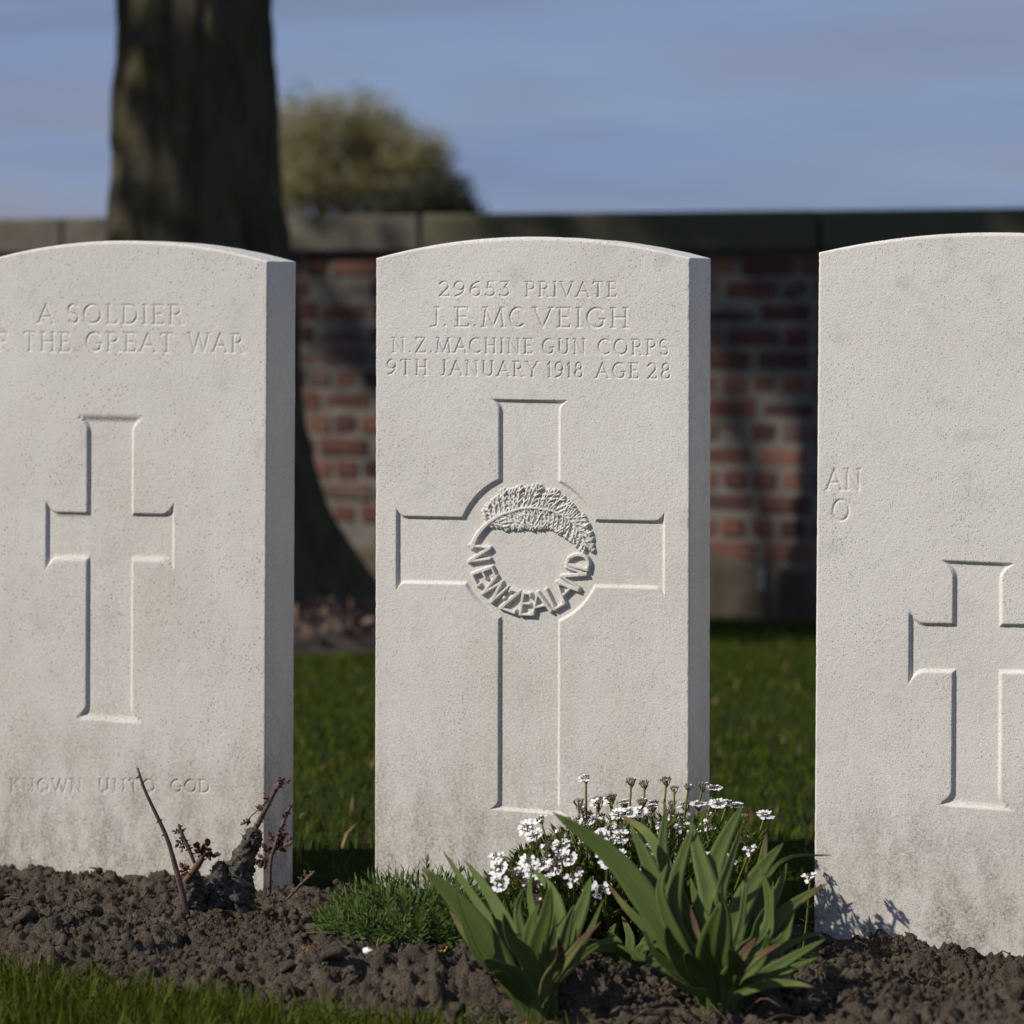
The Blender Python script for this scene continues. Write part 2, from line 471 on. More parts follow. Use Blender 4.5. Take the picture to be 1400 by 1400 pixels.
M['petal_yellow'] = leaf_mat('fallen yellow petal', (0.42, 0.21, 0.02), (0.50, 0.28, 0.03), 0.3, 0.6)
M['litter'] = leaf_mat('fallen leaf', (0.070, 0.045, 0.036), (0.135, 0.092, 0.076), 0.1, 0.9)
M['mulch'] = plain_mat('mulch soil', (0.028, 0.022, 0.018), (0.060, 0.046, 0.038), 22, 1.0, 0.8, 0.008)
M['willow'] = leaf_mat('spring willow leaf', (0.24, 0.205, 0.115), (0.33, 0.285, 0.165), 0.4, 0.9, 0, None, 0.1, 0.0)
M['ever'] = leaf_mat('evergreen leaf', (0.022, 0.026, 0.012), (0.045, 0.050, 0.022), 0.2, 0.7)
M['lime_leaf'] = leaf_mat('tree leaf', (0.045, 0.075, 0.015), (0.080, 0.115, 0.028), 0.3, 0.6)

# ------------------------------------------------------------------ terrain
BED_F, BED_B = -0.53, 0.13           # flower bed, front and back edge
WALL_Y = 5.38

def ground_z(x, y):
    z = -0.034 - 0.0590 * np.clip(y, 0, 6.5)
    return z

def axis(pieces):
    out = []
    for a, b_, s in pieces:
        out.append(np.arange(a, b_, s))
    out.append([pieces[-1][1]])
    return np.concatenate(out)

gx = axis([(-1500, -40, 180), (-40, -7, 3.5), (-7, 4, 0.1), (4, 40, 3.5), (40, 1500, 180)])
gy = axis([(-60, -4, 4), (-4, -0.7, 0.1), (-0.7, 0.3, 0.03), (0.3, 6, 0.1), (6, 60, 4), (60, 1900, 170)])
GX, GY = np.meshgrid(gx, gy)
near = (np.abs(GX) < 7) & (GY < 6.2)
GZ = ground_z(GX, GY) + np.where(near, 0.012 * (fbm(GX * 2.2, GY * 2.2, 3, 3) - 0.5), 0)
inbed = (GY > BED_F + 0.02) & (GY < BED_B - 0.02) & (np.abs(GX) < 40)
GZ = np.where(inbed, GZ - 0.12, GZ)
nr, nc = GX.shape
idx = np.arange(nr * nc).reshape(nr, nc)
gq = np.stack([idx[:-1, :-1], idx[:-1, 1:], idx[1:, 1:], idx[1:, :-1]], -1).reshape(-1, 4)
ground = link('ground', mesh_np('ground', np.stack([GX, GY, GZ], -1).reshape(-1, 3), gq), M['turf'])
tag(ground, 'dark turf ground under the lawn', 'ground', kind='structure')

# flower bed: crumbly clay soil
def bed_z(x, y):
    e = np.minimum(y - BED_F, BED_B - y)
    base = -0.033 - 0.034 * np.clip((y + 0.36) / 0.22, 0, 1) + 0.028 * np.clip(e / 0.12, 0, 1) - 0.010 * np.clip((y + 0.1) / 0.2, 0, 1)
    base = base + 0.022 * (fbm(x * 5, y * 5, 3, 11) - 0.5)
    wx = x + 0.010 * (vnoise(x * 60, y * 60, 31) - 0.5)
    wy = y + 0.010 * (vnoise(x * 60 + 9, y * 60, 33) - 0.5)
    dens = np.clip((fbm(x * 9, y * 9, 2, 71) - 0.32) * 3.2, 0.15, 1)
    wx = wx + 0.008 * (vnoise(x * 190, y * 190, 35) - 0.5)
    wy = wy + 0.008 * (vnoise(x * 190 + 4, y * 190, 37) - 0.5)
    h = 0.55 * lumps(wx, wy, 0.046, 1, 0.15, 0.5) * dens
    h = np.maximum(h, 0.5 * h + 0.85 * lumps(wx, wy, 0.022, 2, 0.25, 0.65) * dens)
    h = h + 1.0 * lumps(wx, wy, 0.0120, 3, 0.25, 0.62)
    h = h + 1.25 * lumps(x, y, 0.0066, 4, 0.2, 0.6)
    h = h - 0.030 * np.clip(fbm(x * 38, y * 38, 3, 121) - 0.56, 0, 1) * 2.2
    rough = np.clip(e / 0.03 + 0.3, 0.25, 1)
    return base + h * rough + 0.007 * (fbm(x * 210, y * 210, 2, 5) - 0.5)

bx = axis([(-3.0, -1.3, 0.012), (-1.3, 1.0, 0.0027), (1.0, 2.2, 0.012)])
by = np.arange(BED_F - 0.015, BED_B + 0.015, 0.0027)
BX, BY = np.meshgrid(bx, by)
BZ = bed_z(BX, BY)
nr, nc = BX.shape
idx = np.arange(nr * nc).reshape(nr, nc)
bq = np.stack([idx[:-1, :-1], idx[:-1, 1:], idx[1:, 1:], idx[1:, :-1]], -1).reshape(-1, 4)
bed = link('flower_bed', mesh_np('flower_bed', np.stack([BX, BY, BZ], -1).reshape(-1, 3), bq), M['soil'])
tag(bed, 'strip of crumbly brown clay soil in front of the headstones', 'flower bed', kind='structure')

def bz(x, y):
    j = min(max(int(np.searchsorted(bx, x)), 0), len(bx) - 1); i = min(max(int((y - by[0]) / 0.0027), 0), len(by) - 1)
    return float(BZ[i, j])

# loose clods
import bmesh
def ico(sub, seed, amp):
    bm = bmesh.new(); bmesh.ops.create_icosphere(bm, subdivisions=sub, radius=1)
    v = np.array([p.co[:] for p in bm.verts]); t = np.array([[q.index for q in f.verts] for f in bm.faces])
    bm.free()
    r = np.random.default_rng(seed)
    d = r.normal(size=(7, 3)); d /= np.linalg.norm(d, axis=1, keepdims=True)
    s = 1 + amp * sum(np.sin(v @ k * (2 + i) + i) for i, k in enumerate(d)) / 4 + amp * 0.35 * r.normal(size=len(v))
    return v * s[:, None], t
variants = [ico(2, 40 + i, 0.55) for i in range(6)]
small_variants = [ico(1, 60 + i, 0.55) for i in range(6)]
mb = MB()
for i in range(13500):
    x = rng.uniform(-1.25, 0.95); y = rng.uniform(BED_F - 0.03, BED_B)
    big = i < 520
    s = (0.004 + 0.010 * rng.random() ** 2.6) if big else (0.0013 + 0.0036 * rng.random() ** 1.8)
    v, t = (variants if big else small_variants)[rng.integers(6)]
    a = rng.uniform(0, 6.28); c, sn = math.cos(a), math.sin(a)
    sc = s * rng.uniform(0.7, 1.2, 3) * np.array([1, 1, 0.8])
    p = v * sc
    p = np.stack([p[:, 0] * c - p[:, 1] * sn, p[:, 0] * sn + p[:, 1] * c, p[:, 2]], 1)
    mb.add(p + [x, y, bz(x, y) + s * 0.25], None, t)
o = link('soil_clods', mb.mesh('soil_clods', False), M['soil'])
tag(o, 'loose crumbs and clods of brown clay on the flower bed', 'soil clods', kind='stuff')

# ------------------------------------------------------------------ grass
def blades(name, xy, zfun, hmin, hmax, wid, lean, mat, label, seg=2, flop=0.5):
    n = len(xy)
    x, y = xy[:, 0], xy[:, 1]
    z = zfun(x, y)
    h = rng.uniform(hmin, hmax, n) * (0.65 + 0.7 * fbm(x * 6, y * 6, 2, 91))
    a = rng.uniform(0, 2 * np.pi, n)
    la = rng.uniform(0, 2 * np.pi, n); l = np.abs(rng.normal(0, lean, n))
    wv = np.stack([np.cos(a), np.sin(a), np.zeros(n)], 1) * (wid * rng.uniform(0.6, 1.3, n))[:, None] * 0.5
    dv = np.stack([np.cos(la) * l, np.sin(la) * l, np.zeros(n)], 1) * h[:, None]
    P0 = np.stack([x, y, z - 0.004], 1)
    up = np.zeros((n, 3)); up[:, 2] = h
    P1 = P0 + up * 0.55 + dv * 0.35
    P2 = P0 + up * (1 - flop * np.minimum(l, 1) ** 2 * 0.5)[:, None] + dv
    V = np.stack([P0 - wv, P0 + wv, P1 - wv * 0.85, P1 + wv * 0.85, P2], 1).reshape(-1, 3)
    k = np.arange(n)[:, None] * 5
    Q = k + np.array([[0, 1, 3, 2]])
    T = k + np.array([[2, 3, 4]])
    o = link(name, mesh_np(name, V, Q, T), mat)
    return tag(o, label, 'grass', kind='stuff')

def scatter(n, x0, x1, y0, y1, edge=0.03):
    p = np.stack([rng.uniform(x0, x1, n), rng.uniform(y0, y1, n)], 1)
    e = 0.030 * (fbm(p[:, 0] * 7, p[:, 0] * 0 + 3, 3, 51) - 0.5) + 0.02 * (rng.random(n) - 0.5)
    return p, e

p, e = scatter(62000, -1.5, 1.1, -1.05, BED_F + 0.03)
p = p[(p[:, 1] < BED_F - 0.004 + e)]
dep = (p - CAM) @ FW
p = p[dep > 1.7]
blades('lawn_grass', p, ground_z, 0.024, 0.050, 0.0032, 0.45, M['grass_near'], 'bright blurred grass in front of the flower bed')
q = p[rng.integers(0, len(p), 900)]
blades('dry_grass', q, ground_z, 0.02, 0.045, 0.003, 0.6, M['straw'], 'few straw coloured blades in the front grass')
p, e = scatter(150000, -4.6, 1.7, BED_B - 0.02, WALL_Y)
lat = ((p - CAM) @ RT) / ((p - CAM) @ FW)
keep = (p[:, 1] > BED_B + 0.01 + e) & (lat > -0.33) & (lat < 0.30)
dist = (p - CAM) @ FW
keep &= rng.random(len(p)) < np.clip(1.5 - dist / 9.5, 0.45, 1)
tree_xy = at(290, 866, 7.9)[:2]
keep &= (np.hypot(p[:, 0] - tree_xy[0], p[:, 1] - tree_xy[1]) > 1.02 + 0.08 * np.sin(p[:, 0] * 9))
p = p[keep]
blades('lawn_grass', p, ground_z, 0.012, 0.027, 0.0042, 0.5, M['grass'], 'dark green lawn between the headstones and the brick wall')
q = p[rng.integers(0, len(p), 1100)]
blades('dry_grass', q, ground_z, 0.02, 0.04, 0.005, 0.7, M['straw'], 'scattered straw coloured bits in the lawn behind the stones')

# ------------------------------------------------------------------ stroke lettering
def arc(cx, cy, rx, ry, a0, a1, n=10):
    t = np.radians(np.linspace(a0, a1, n))
    return [(cx + rx * math.cos(k), cy + ry * math.sin(k)) for k in t]
TK, TN = 1.0, 0.62
GL = {
 'A': (.86, [(TN, [(.03, 0), (.43, 1)]), (TK, [(.43, 1), (.83, 0)]), (TN, [(.17, .34), (.69, .34)])], [(.03, 0), (.83, 0)]),
 'C': (.80, [(TK, arc(.44, .5, .42, .5, 48, 312, 18))], []),
 'D': (.82, [(TK, [(.14, 0), (.14, 1)]), (TN, [(.14, 1), (.36, 1)]), (TK, arc(.36, .5, .43, .5, 90, -90, 14)), (TN, [(.14, 0), (.36, 0)])], [(.10, 0), (.10, 1)]),
 'E': (.62, [(TK, [(.14, 0), (.14, 1)]), (TN, [(.14, 1), (.56, 1), (.56, .88)]), (TN, [(.14, .52), (.48, .52)]), (TN, [(.14, 0), (.58, 0), (.58, .13)])], [(.10, 0), (.10, 1)]),
 'F': (.60, [(TK, [(.14, 0), (.14, 1)]), (TN, [(.14, 1), (.56, 1), (.56, .88)]), (TN, [(.14, .52), (.46, .52)])], [(.14, 0), (.10, 1)]),
 'G': (.84, [(TK, arc(.44, .5, .42, .5, 50, 315, 18)), (TK, [(.74, .15), (.74, .42)]), (TN, [(.58, .42), (.84, .42)])], []),
 'H': (.86, [(TK, [(.14, 0), (.14, 1)]), (TK, [(.72, 0), (.72, 1)]), (TN, [(.14, .52), (.72, .52)])], [(.14, 0), (.14, 1), (.72, 0), (.72, 1)]),
 'I': (.30, [(TK, [(.15, 0), (.15, 1)])], [(.15, 0), (.15, 1)]),
 'J': (.46, [(TK, [(.30, 1), (.30, .2)]), (TN, arc(.12, .18, .18, .2, 0, -110, 7))], [(.30, 1)]),
 'K': (.80, [(TK, [(.14, 0), (.14, 1)]), (TN, [(.14, .42), (.68, 1)]), (TK, [(.32, .58), (.76, 0)])], [(.14, 0), (.14, 1), (.76, 0), (.68, 1)]),
 'L': (.58, [(TK, [(.14, 0), (.14, 1)]), (TN, [(.14, 0), (.56, 0), (.56, .14)])], [(.10, 0), (.14, 1)]),
 'M': (1.05, [(TN, [(.08, 0), (.18, 1)]), (TK, [(.18, 1), (.52, .05)]), (TN, [(.52, .05), (.86, 1)]), (TK, [(.86, 1), (.97, 0)])], [(.08, 0), (.97, 0), (.14, 1), (.90, 1)]),
 'N': (.92, [(TN, [(.14, 0), (.14, 1)]), (TK, [(.14, 1), (.78, 0)]), (TN, [(.78, 0), (.78, 1)])], [(.14, 0), (.10, 1), (.78, 1)]),
 'O': (.94, [(TK, arc(.47, .5, .42, .5, 0, 360, 24))], []),
 'P': (.66, [(TK, [(.14, 0), (.14, 1)]), (TN, [(.14, 1), (.34, 1)]), (TK, arc(.34, .74, .26, .26, 90, -90, 10)), (TN, [(.14, .48), (.34, .48)])], [(.14, 0), (.10, 1)]),
 'R': (.74, [(TK, [(.14, 0), (.14, 1)]), (TN, [(.14, 1), (.34, 1)]), (TK, arc(.34, .75, .25, .25, 90, -90, 10)), (TN, [(.14, .5), (.34, .5)]), (TK, [(.36, .5), (.70, 0)])], [(.14, 0), (.10, 1), (.72, 0)]),
 'S': (.60, [(TK, arc(.30, .74, .23, .26, 40, 270, 10) + arc(.30, .25, .25, .25, 90, -140, 10))], []),
 'T': (.74, [(TK, [(.37, 0), (.37, 1)]), (TN, [(.04, .88), (.06, 1), (.68, 1), (.70, .88)])], [(.37, 0)]),
 'U': (.88, [(TK, [(.14, 1), (.14, .32)] + arc(.43, .32, .29, .32, 180, 360, 12) + [(.72, 1)])], [(.14, 1), (.72, 1)]),
 'V': (.84, [(TK, [(.04, 1), (.42, 0)]), (TN, [(.42, 0), (.80, 1)])], [(.04, 1), (.80, 1)]),
 'W': (1.22, [(TK, [(.04, 1), (.34, 0)]), (TN, [(.34, 0), (.62, 1)]), (TK, [(.62, 1), (.90, 0)]), (TN, [(.90, 0), (1.18, 1)])], [(.04, 1), (1.18, 1)]),
 'Y': (.82, [(TK, [(.04, 1), (.40, .48)]), (TN, [(.78, 1), (.40, .48)]), (TK, [(.40, .48), (.40, 0)])], [(.04, 1), (.78, 1), (.40, 0)]),
 'Z': (.76, [(TN, [(.08, .88), (.08, 1), (.68, 1)]), (TK, [(.68, 1), (.06, 0)]), (TN, [(.06, 0), (.72, 0), (.72, .13)])], []),
 '.': (.26, [(TK, [(.13, .04), (.13, .06)])], []),
 '1': (.36, [(TK, [(.20, 0), (.20, 1)]), (TN, [(.06, .82), (.20, 1)])], [(.20, 0)]),
 '2': (.62, [(TK, arc(.29, .72, .25, .28, 160, -35, 10) + [(.05, 0)]), (TN, [(.05, 0), (.58, 0), (.58, .12)])], []),
 '3': (.58, [(TN, [(.08, 1), (.52, 1), (.26, .58)]), (TK, arc(.24, .29, .28, .29, 85, -140, 12))], []),
 '5': (.60, [(TN, [(.54, 1), (.20, 1)]), (TN, [(.20, 1), (.14, .56)]), (TK, arc(.26, .30, .28, .30, 115, -140, 12))], []),
 '6': (.66, [(TK, arc(.62, .40, .55, .60, 95, 180, 8)), (TK, arc(.34, .30, .27, .30, 0, 360, 16))], []),
 '8': (.62, [(TK, arc(.31, .76, .20, .24, 0, 360, 14)), (TK, arc(.31, .27, .26, .27, 0, 360, 16))], []),
 '9': (.66, [(TK, arc(.32, .70, .27, .30, 0, 360, 16)), (TK, arc(.04, .60, .55, .60, 0, -85, 8))], []),
}

def word_width(word, gap):
    return sum(GL[c][0] for c in word) + gap * (len(word) - 1)

def lay_word(word, u0, u1, top, bot, gap=0.16):
    """strokes of a word that spans photo pixels u0..u1; top, bot = (left, right) pixel rows; yields (strokes in px, letter)"""
    W = word_width(word, gap); x = 0
    for c in word:
        w, strokes, serifs = GL[c]
        def P(px, py, x=x):
            t = (x + px) / W
            yt = top[0] + (top[1] - top[0]) * t; yb = bot[0] + (bot[1] - bot[0]) * t
            return (u0 + (u1 - u0) * t, yb + (yt - yb) * py)
        out = []
        for th, pl in strokes:
            out.append((th, [P(*q) for q in pl]))
        for (sx, sy) in serifs:
            out.append((0.5, [P(sx - .10, sy), P(sx + .10, sy)]))
        yield c, out
        x += w + gap

# ------------------------------------------------------------------ headstones
class Slab:
    def __init__(s, x0, x1, shoulder, crown, lean, fine_rows, step=0.00072, zb=-0.09):
        s.x0, s.x1, s.lean, s.zb = x0, x1, lean, zb
        s.cx = (x0 + x1) / 2; s.hw = (x1 - x0) / 2
        s.shoulder, s.crown = shoulder, crown
        n = int(round(2 * s.hw / step))
        s.X = np.linspace(-s.hw, s.hw, n + 1)
        z, rows = zb, []
        top_z = shoulder - 0.012
        while z < top_z:
            rows.append(z)
            z += step if any(a < z < b_ for a, b_ in fine_rows) else 0.0030
        rows.append(top_z)
        s.Z = np.array(rows)
        zt = s.ztop(s.X)
        k = 14
        s.ZZ = np.concatenate([np.repeat(s.Z[:, None], n + 1, 1),
                               top_z + (zt - top_z)[None, :] * (np.linspace(0, 1, k + 1)[1:, None])], 0)
        s.XX = np.repeat(s.X[None, :], s.ZZ.shape[0], 0)
        s.H = np.zeros_like(s.ZZ)
        s.ID = np.zeros(s.ZZ.shape, dtype=np.int32)
    def ztop(s, x):
        sag = s.crown - s.shoulder
        Rr = (s.hw ** 2 + sag ** 2) / (2 * sag)
        return s.crown - Rr + np.sqrt(np.maximum(Rr ** 2 - x ** 2, 0))
    def loc(s, u, v):
        p = on_plane_y(u, v)
        return p[0] - p[2] * math.tan(s.lean) - s.cx, p[2]
    def win(s, x0, x1, z0, z1):
        i0, i1 = np.searchsorted(s.Z, [z0, z1]); j0, j1 = np.searchsorted(s.X, [x0, x1])
        return slice(max(i0 - 1, 0), i1 + 1), slice(max(j0 - 1, 0), j1 + 1)
    def seg_d(s, w, a, b_):
        x, z = s.XX[w], s.ZZ[w]
        dx, dz = b_[0] - a[0], b_[1] - a[1]
        l2 = dx * dx + dz * dz + 1e-12
        t = np.clip(((x - a[0]) * dx + (z - a[1]) * dz) / l2, 0, 1)
        return np.hypot(x - a[0] - t * dx, z - a[1] - t * dz), t
    def cut(s, a, b_, r, depth, ident):
        w = s.win(min(a[0], b_[0]) - r, max(a[0], b_[0]) + r, min(a[1], b_[1]) - r, max(a[1], b_[1]) + r)
        d, _ = s.seg_d(w, a, b_)
        h = -depth * np.clip(1 - d / r, 0, 1)
        s.H[w] = np.minimum(s.H[w], h)
        s.ID[w] = np.where(d < r, ident, s.ID[w])
    def raise_(s, base, a, b_, r0, r1, hgt, ident, flat=0.55):
        r = max(r0, r1)
        w = s.win(min(a[0], b_[0]) - r, max(a[0], b_[0]) + r, min(a[1], b_[1]) - r, max(a[1], b_[1]) + r)
        d, t = s.seg_d(w, a, b_)
        rr = r0 + (r1 - r0) * t
        h = base + hgt * np.sqrt(np.clip((1 - d / rr) / (1 - flat + 1e-6), 0, 1))
        new = (d < rr) & (h > s.H[w])
        s.H[w] = np.where(new, h, s.H[w])
        s.ID[w] = np.where(new, ident, s.ID[w])
    def text(s, word, u0, u1, top, bot, ident, gap=0.16, wt=0.060, depth=0.00125):
        cap = abs(s.loc(u0, top[0])[1] - s.loc(u0, bot[0])[1])
        for c, strokes in lay_word(word, u0, u1, top, bot, gap):
            s.letters = getattr(s, 'letters', 99) + 1
            ident = s.letters
            for th, pl in strokes:
                pts = [s.loc(*q) for q in pl]
                r = max(cap * wt * (0.62 + 0.38 * th) * 1.25, 0.00095)
                for a, b_ in zip(pts[:-1], pts[1:]):
                    s.cut(a, b_, r, depth * (0.6 + 0.4 * th), ident)
    def build(s, name, mat, thick=0.076, parts=None, seed=0):
        """parts: {id: (name, label, parent id)}"""
        X, Z, H = s.XX, s.ZZ, s.H
        # worn arrises with small chips, faint waviness of the sawn face
        e = np.minimum(np.minimum(X + s.hw, s.hw - X), np.maximum(s.ztop(X) - Z, 0) * 1.0)
        chip = 0.0020 + 0.0030 * np.clip(fbm(X * 170 + seed, Z * 170, 3, 7 + seed) - 0.50, 0, 1) * 1.6
        k = np.clip(1 - e / chip, 0, 1)
        H = H - chip * (1 - np.sqrt(np.maximum(1 - k * k, 0))) * 0.9
        H = H + 0.0007 * (fbm(X * 14 + seed * 3, Z * 14, 3, 21) - 0.5) + 0.00022 * (fbm(X * 260, Z * 260, 2, 23 + seed) - 0.5)
        V = np.stack([X, -H, Z], -1)
        dzx = np.gradient(V, axis=1); dzz = np.gradient(V, axis=0)
        nrm = np.cross(dzx, dzz); nrm /= np.linalg.norm(nrm, axis=-1, keepdims=True) + 1e-12
        nr, nc = X.shape
        idx = np.arange(nr * nc).reshape(nr, nc)
        Q = np.stack([idx[:-1, :-1], idx[:-1, 1:], idx[1:, 1:], idx[1:, :-1]], -1).reshape(-1, 4)
        fid = np.maximum(np.maximum(s.ID[:-1, :-1], s.ID[:-1, 1:]), np.maximum(s.ID[1:, :-1], s.ID[1:, 1:])).ravel()
        root = empty(name, (s.cx, 0, 0))
        root.rotation_euler = (0, s.lean, 0)
        VF, NF = V.reshape(-1, 3), nrm.reshape(-1, 3)
        made = {}
        def sub(ident, nm, par):
            q = Q[fid == ident]
            if not len(q): return None
            u, inv = np.unique(q, return_inverse=True)
            me = mesh_np(nm, VF[u], inv.reshape(-1, 4), vnorm=NF[u])
            return link(nm, me, mat, par)
        # slab: face plus the edges, top and back
        q0 = Q[fid == 0]
        ring = np.concatenate([idx[:, 0], idx[-1, 1:], idx[::-1, -1][1:]])       # up the left, along the top, down the right
        keep = np.ones(len(ring), bool)
        rp = VF[ring]
        corner = (np.abs(np.abs(rp[:, 0]) - s.hw) < 1e-6)
        layers = [0.0, 0.012, 0.03, 0.05, thick - 0.003, thick]
        vs, ns = [VF], [NF]
        cen = np.array([0, 0, 0.3])
        outn = np.zeros_like(rp)
        Rr = (s.hw ** 2 + (s.crown - s.shoulder) ** 2) / (2 * (s.crown - s.shoulder))
        m_ = len(idx[:, 0]); k_ = len(ring)
        outn[:m_ - 1] = (-1, 0, 0); outn[k_ - m_ + 1:] = (1, 0, 0)
        for i in range(m_ - 1, k_ - m_ + 1):
            outn[i] = (rp[i, 0] / Rr, 0, math.sqrt(max(1 - (rp[i, 0] / Rr) ** 2, 0)))
        base_n = len(VF); qs = []
        for li, dep in enumerate(layers):
            p = rp.copy()
            p[:, 1] = np.maximum(rp[:, 1], 0) * (1 if li == 0 else 0) + dep
            if li == 0: p[:, 1] = rp[:, 1]
            wob = 0.0010 * (fbm(p[:, 2] * 60 + li * 3.3, p[:, 0] * 60 + seed, 3, 41) - 0.5)
            ins = 0.0 if li == 0 else wob - (0.0022 if li == len(layers) - 1 else 0.0)
            p = p + outn * np.reshape(ins, (-1, 1)) if li else p
            vs.append(p); ns.append(outn)
            if li:
                a = base_n + (li - 1) * k_; b_ = base_n + li * k_
                i = np.arange(k_ - 1)
                qs.append(np.stack([a + i, a + i + 1, b_ + i + 1, b_ + i], 1))
        # back face as strips
        lastb = base_n + (len(layers) - 1) * k_
        bp = vs[-1]
        vs.append(bp.copy()); ns.append(np.repeat([[0, 1.0, 0]], k_, 0))
        lb = lastb + k_
        i = np.arange(m_ - 1)
        qs.append(np.stack([lb + i, lb + i + 1, lb + k_ - 2 - i, lb + k_ - 1 - i], 1))
        top_ids = np.arange(m_ - 1, k_ - m_ + 1)
        h_ = len(top_ids) // 2
        for a in range(h_):
            l0, r0 = top_ids[a], top_ids[len(top_ids) - 1 - a]
            if r0 - l0 <= 1: break
            l1, r1 = top_ids[a + 1], top_ids[len(top_ids) - 2 - a]
            qs.append(np.array([[lb + l0, lb + l1, lb + max(r1, l1), lb + r0]]) if r1 > l1 else np.zeros((0, 4), int))
        allV = np.concatenate(vs); allN = np.concatenate(ns)
        qq = np.concatenate([q0] + qs)
        u, inv = np.unique(qq, return_inverse=True)
        me = mesh_np('slab', allV[u], inv.reshape(-1, 4), vnorm=allN[u])
        made[0] = link('slab', me, mat, root)
        parts = dict(parts or {})
        for k in range(100, getattr(s, 'letters', 99) + 1): parts[k] = ('engraved_letter', None, None)
        for ident, (nm, lab, par) in sorted(parts.items()):
            o = sub(ident, nm, root if par is None else made.get(par, root))
            if o is None: continue
            if lab: o['label'] = lab
            made[ident] = o
        return root

def rows_of(*vs):
    """fine mesh rows for photo pixel row ranges"""
    return [(ZC - (b_ - YH) / FPX * 3.32 - 0.001, ZC - (a - YH) / FPX * 3.05 + 0.001) for a, b_ in vs]

# --- middle stone
zl = on_plane_y(513, 356)[2]; zr = on_plane_y(941, 349.5)[2]
LEAN0 = R(0.14)
x0 = on_plane_y(512.5, 700)[0]; x1 = on_plane_y(941, 700)[0]
st = Slab(x0 - 0.0005, x1 + 0.0005, (zl + zr) / 2, on_plane_y(745, 323.5)[2], LEAN0,
          rows_of((380, 410), (416, 452), (458, 522), (538, 560), (640, 860), (1098, 1124)))
D0, BV = 0.0036, 0.0036
def rect_sdf(x, z, x0, x1, z0, z1):
    dx = np.maximum(x0 - x, x - x1); dz = np.maximum(z0 - z, z - z1)
    return np.minimum(np.maximum(dx, dz), 0) + np.hypot(np.maximum(dx, 0), np.maximum(dz, 0))
def cross_field(s, shaft, arms, circ=None, fl=0.010):
    """sunk cross; ends flare a little at their corners"""
    x, z = s.XX, s.ZZ
    (ul, ut), (ur, ub) = shaft
    (al, at_), (ar, ab) = arms
    xl = s.loc(ul, 700)[0]; xr = s.loc(ur, 700)[0]; zt = s.loc((ul + ur) / 2, ut)[1]; zb = s.loc((ul + ur) / 2, ub)[1]
    yl0, yl1 = s.loc(al, at_[0])[1], s.loc(al, ab[0])[1]
    yr0, yr1 = s.loc(ar, at_[1])[1], s.loc(ar, ab[1])[1]
    xal, xar = s.loc(al, 750)[0], s.loc(ar, 750)[0]
    f = (x - xal) / (xar - xal)
    zt_arm = yl0 + (yr0 - yl0) * f; zb_arm = yl1 + (yr1 - yl1) * f
    def flare(d): return fl * np.clip(1 - d / (fl * 1.25), 0, 1) ** 2.2
    fx = flare(np.abs(zt - z)) + flare(np.abs(z - zb))
    d1 = np.maximum(np.maximum(xl - fx - x, x - xr - fx), np.maximum(zb - z, z - zt))
    fz = flare(np.abs(x - xal)) + flare(np.abs(xar - x))
    d2 = np.maximum(np.maximum(zb_arm - fz - z, z - zt_arm - fz), np.maximum(xal - x, x - xar))
    d = np.minimum(d1, d2)
    if circ is not None:
        cu, cv, ru, rv = circ
        c = s.loc(cu, cv); rx = s.loc(cu + ru, cv)[0] - c[0]; rz = c[1] - s.loc(cu, cv + rv)[1]
        rr = np.hypot((x - c[0]) / rx, (z - c[1]) / rz)
        d = np.minimum(d, (rr - 1) * rz)
    return d
sd = cross_field(st, ((681, 546), (766, 1111)), ((541, (705, 711)), (909, (798, 805))), (723, 752, 102, 106))
sunk = np.clip(-sd / BV, 0, 1)
sunk = sunk * sunk * (3 - 2 * sunk) * 0.6 + sunk * 0.4
st.H = np.minimum(st.H, -D0 * sunk)
st.ID = np.where(sd < 0, 1, 0)
# inscription
Lt = [(2, [('29653', 600, 697, (385.5, 385.5), (405, 405.2)), ('PRIVATE', 718, 843, (385.5, 385.6), (405.2, 405.4))]),
      (3, [('J', 587, 603, (421, 421), (446.5, 446.5)), ('.', 606, 611, (421, 421), (446.6, 446.6)), ('E', 622, 642, (421, 421), (446.7, 446.7)),
           ('.', 647, 652, (421, 421), (446.8, 446.8)), ('M', 659, 691, (421, 421), (447, 447)), ('C', 697, 717, (421, 421), (447, 447)),
           ('VEIGH', 730, 860, (421, 421.2), (447, 447.8))]),
      (4, [('N.Z.MACHINE', 536, 728, (462.3, 463.4), (482, 483.4)), ('GUN', 742, 801, (463.4, 463.8), (483.6, 484)), ('CORPS', 818, 914, (463.8, 464.4), (484, 485))]),
      (5, [('9TH', 529, 585, (492.3, 493), (512.4, 513)), ('JANUARY', 602, 736, (493, 495), (513, 515.3)), ('1918', 748, 797, (495.2, 495.8), (515.6, 516.2)),
           ('AGE', 815, 873, (496, 496.5), (516.4, 517)), ('28', 885, 917, (496.6, 497), (517, 517.5))])]
for ident, words in Lt:
    for (wd, a, b_, tp, bt) in words:
        st.text(wd, a, b_, tp, bt, ident, gap=0.22 if len(wd) > 3 else 0.26)
st.text('.', 704, 711, (430, 430), (443, 443), 3)          # small mark inside the C
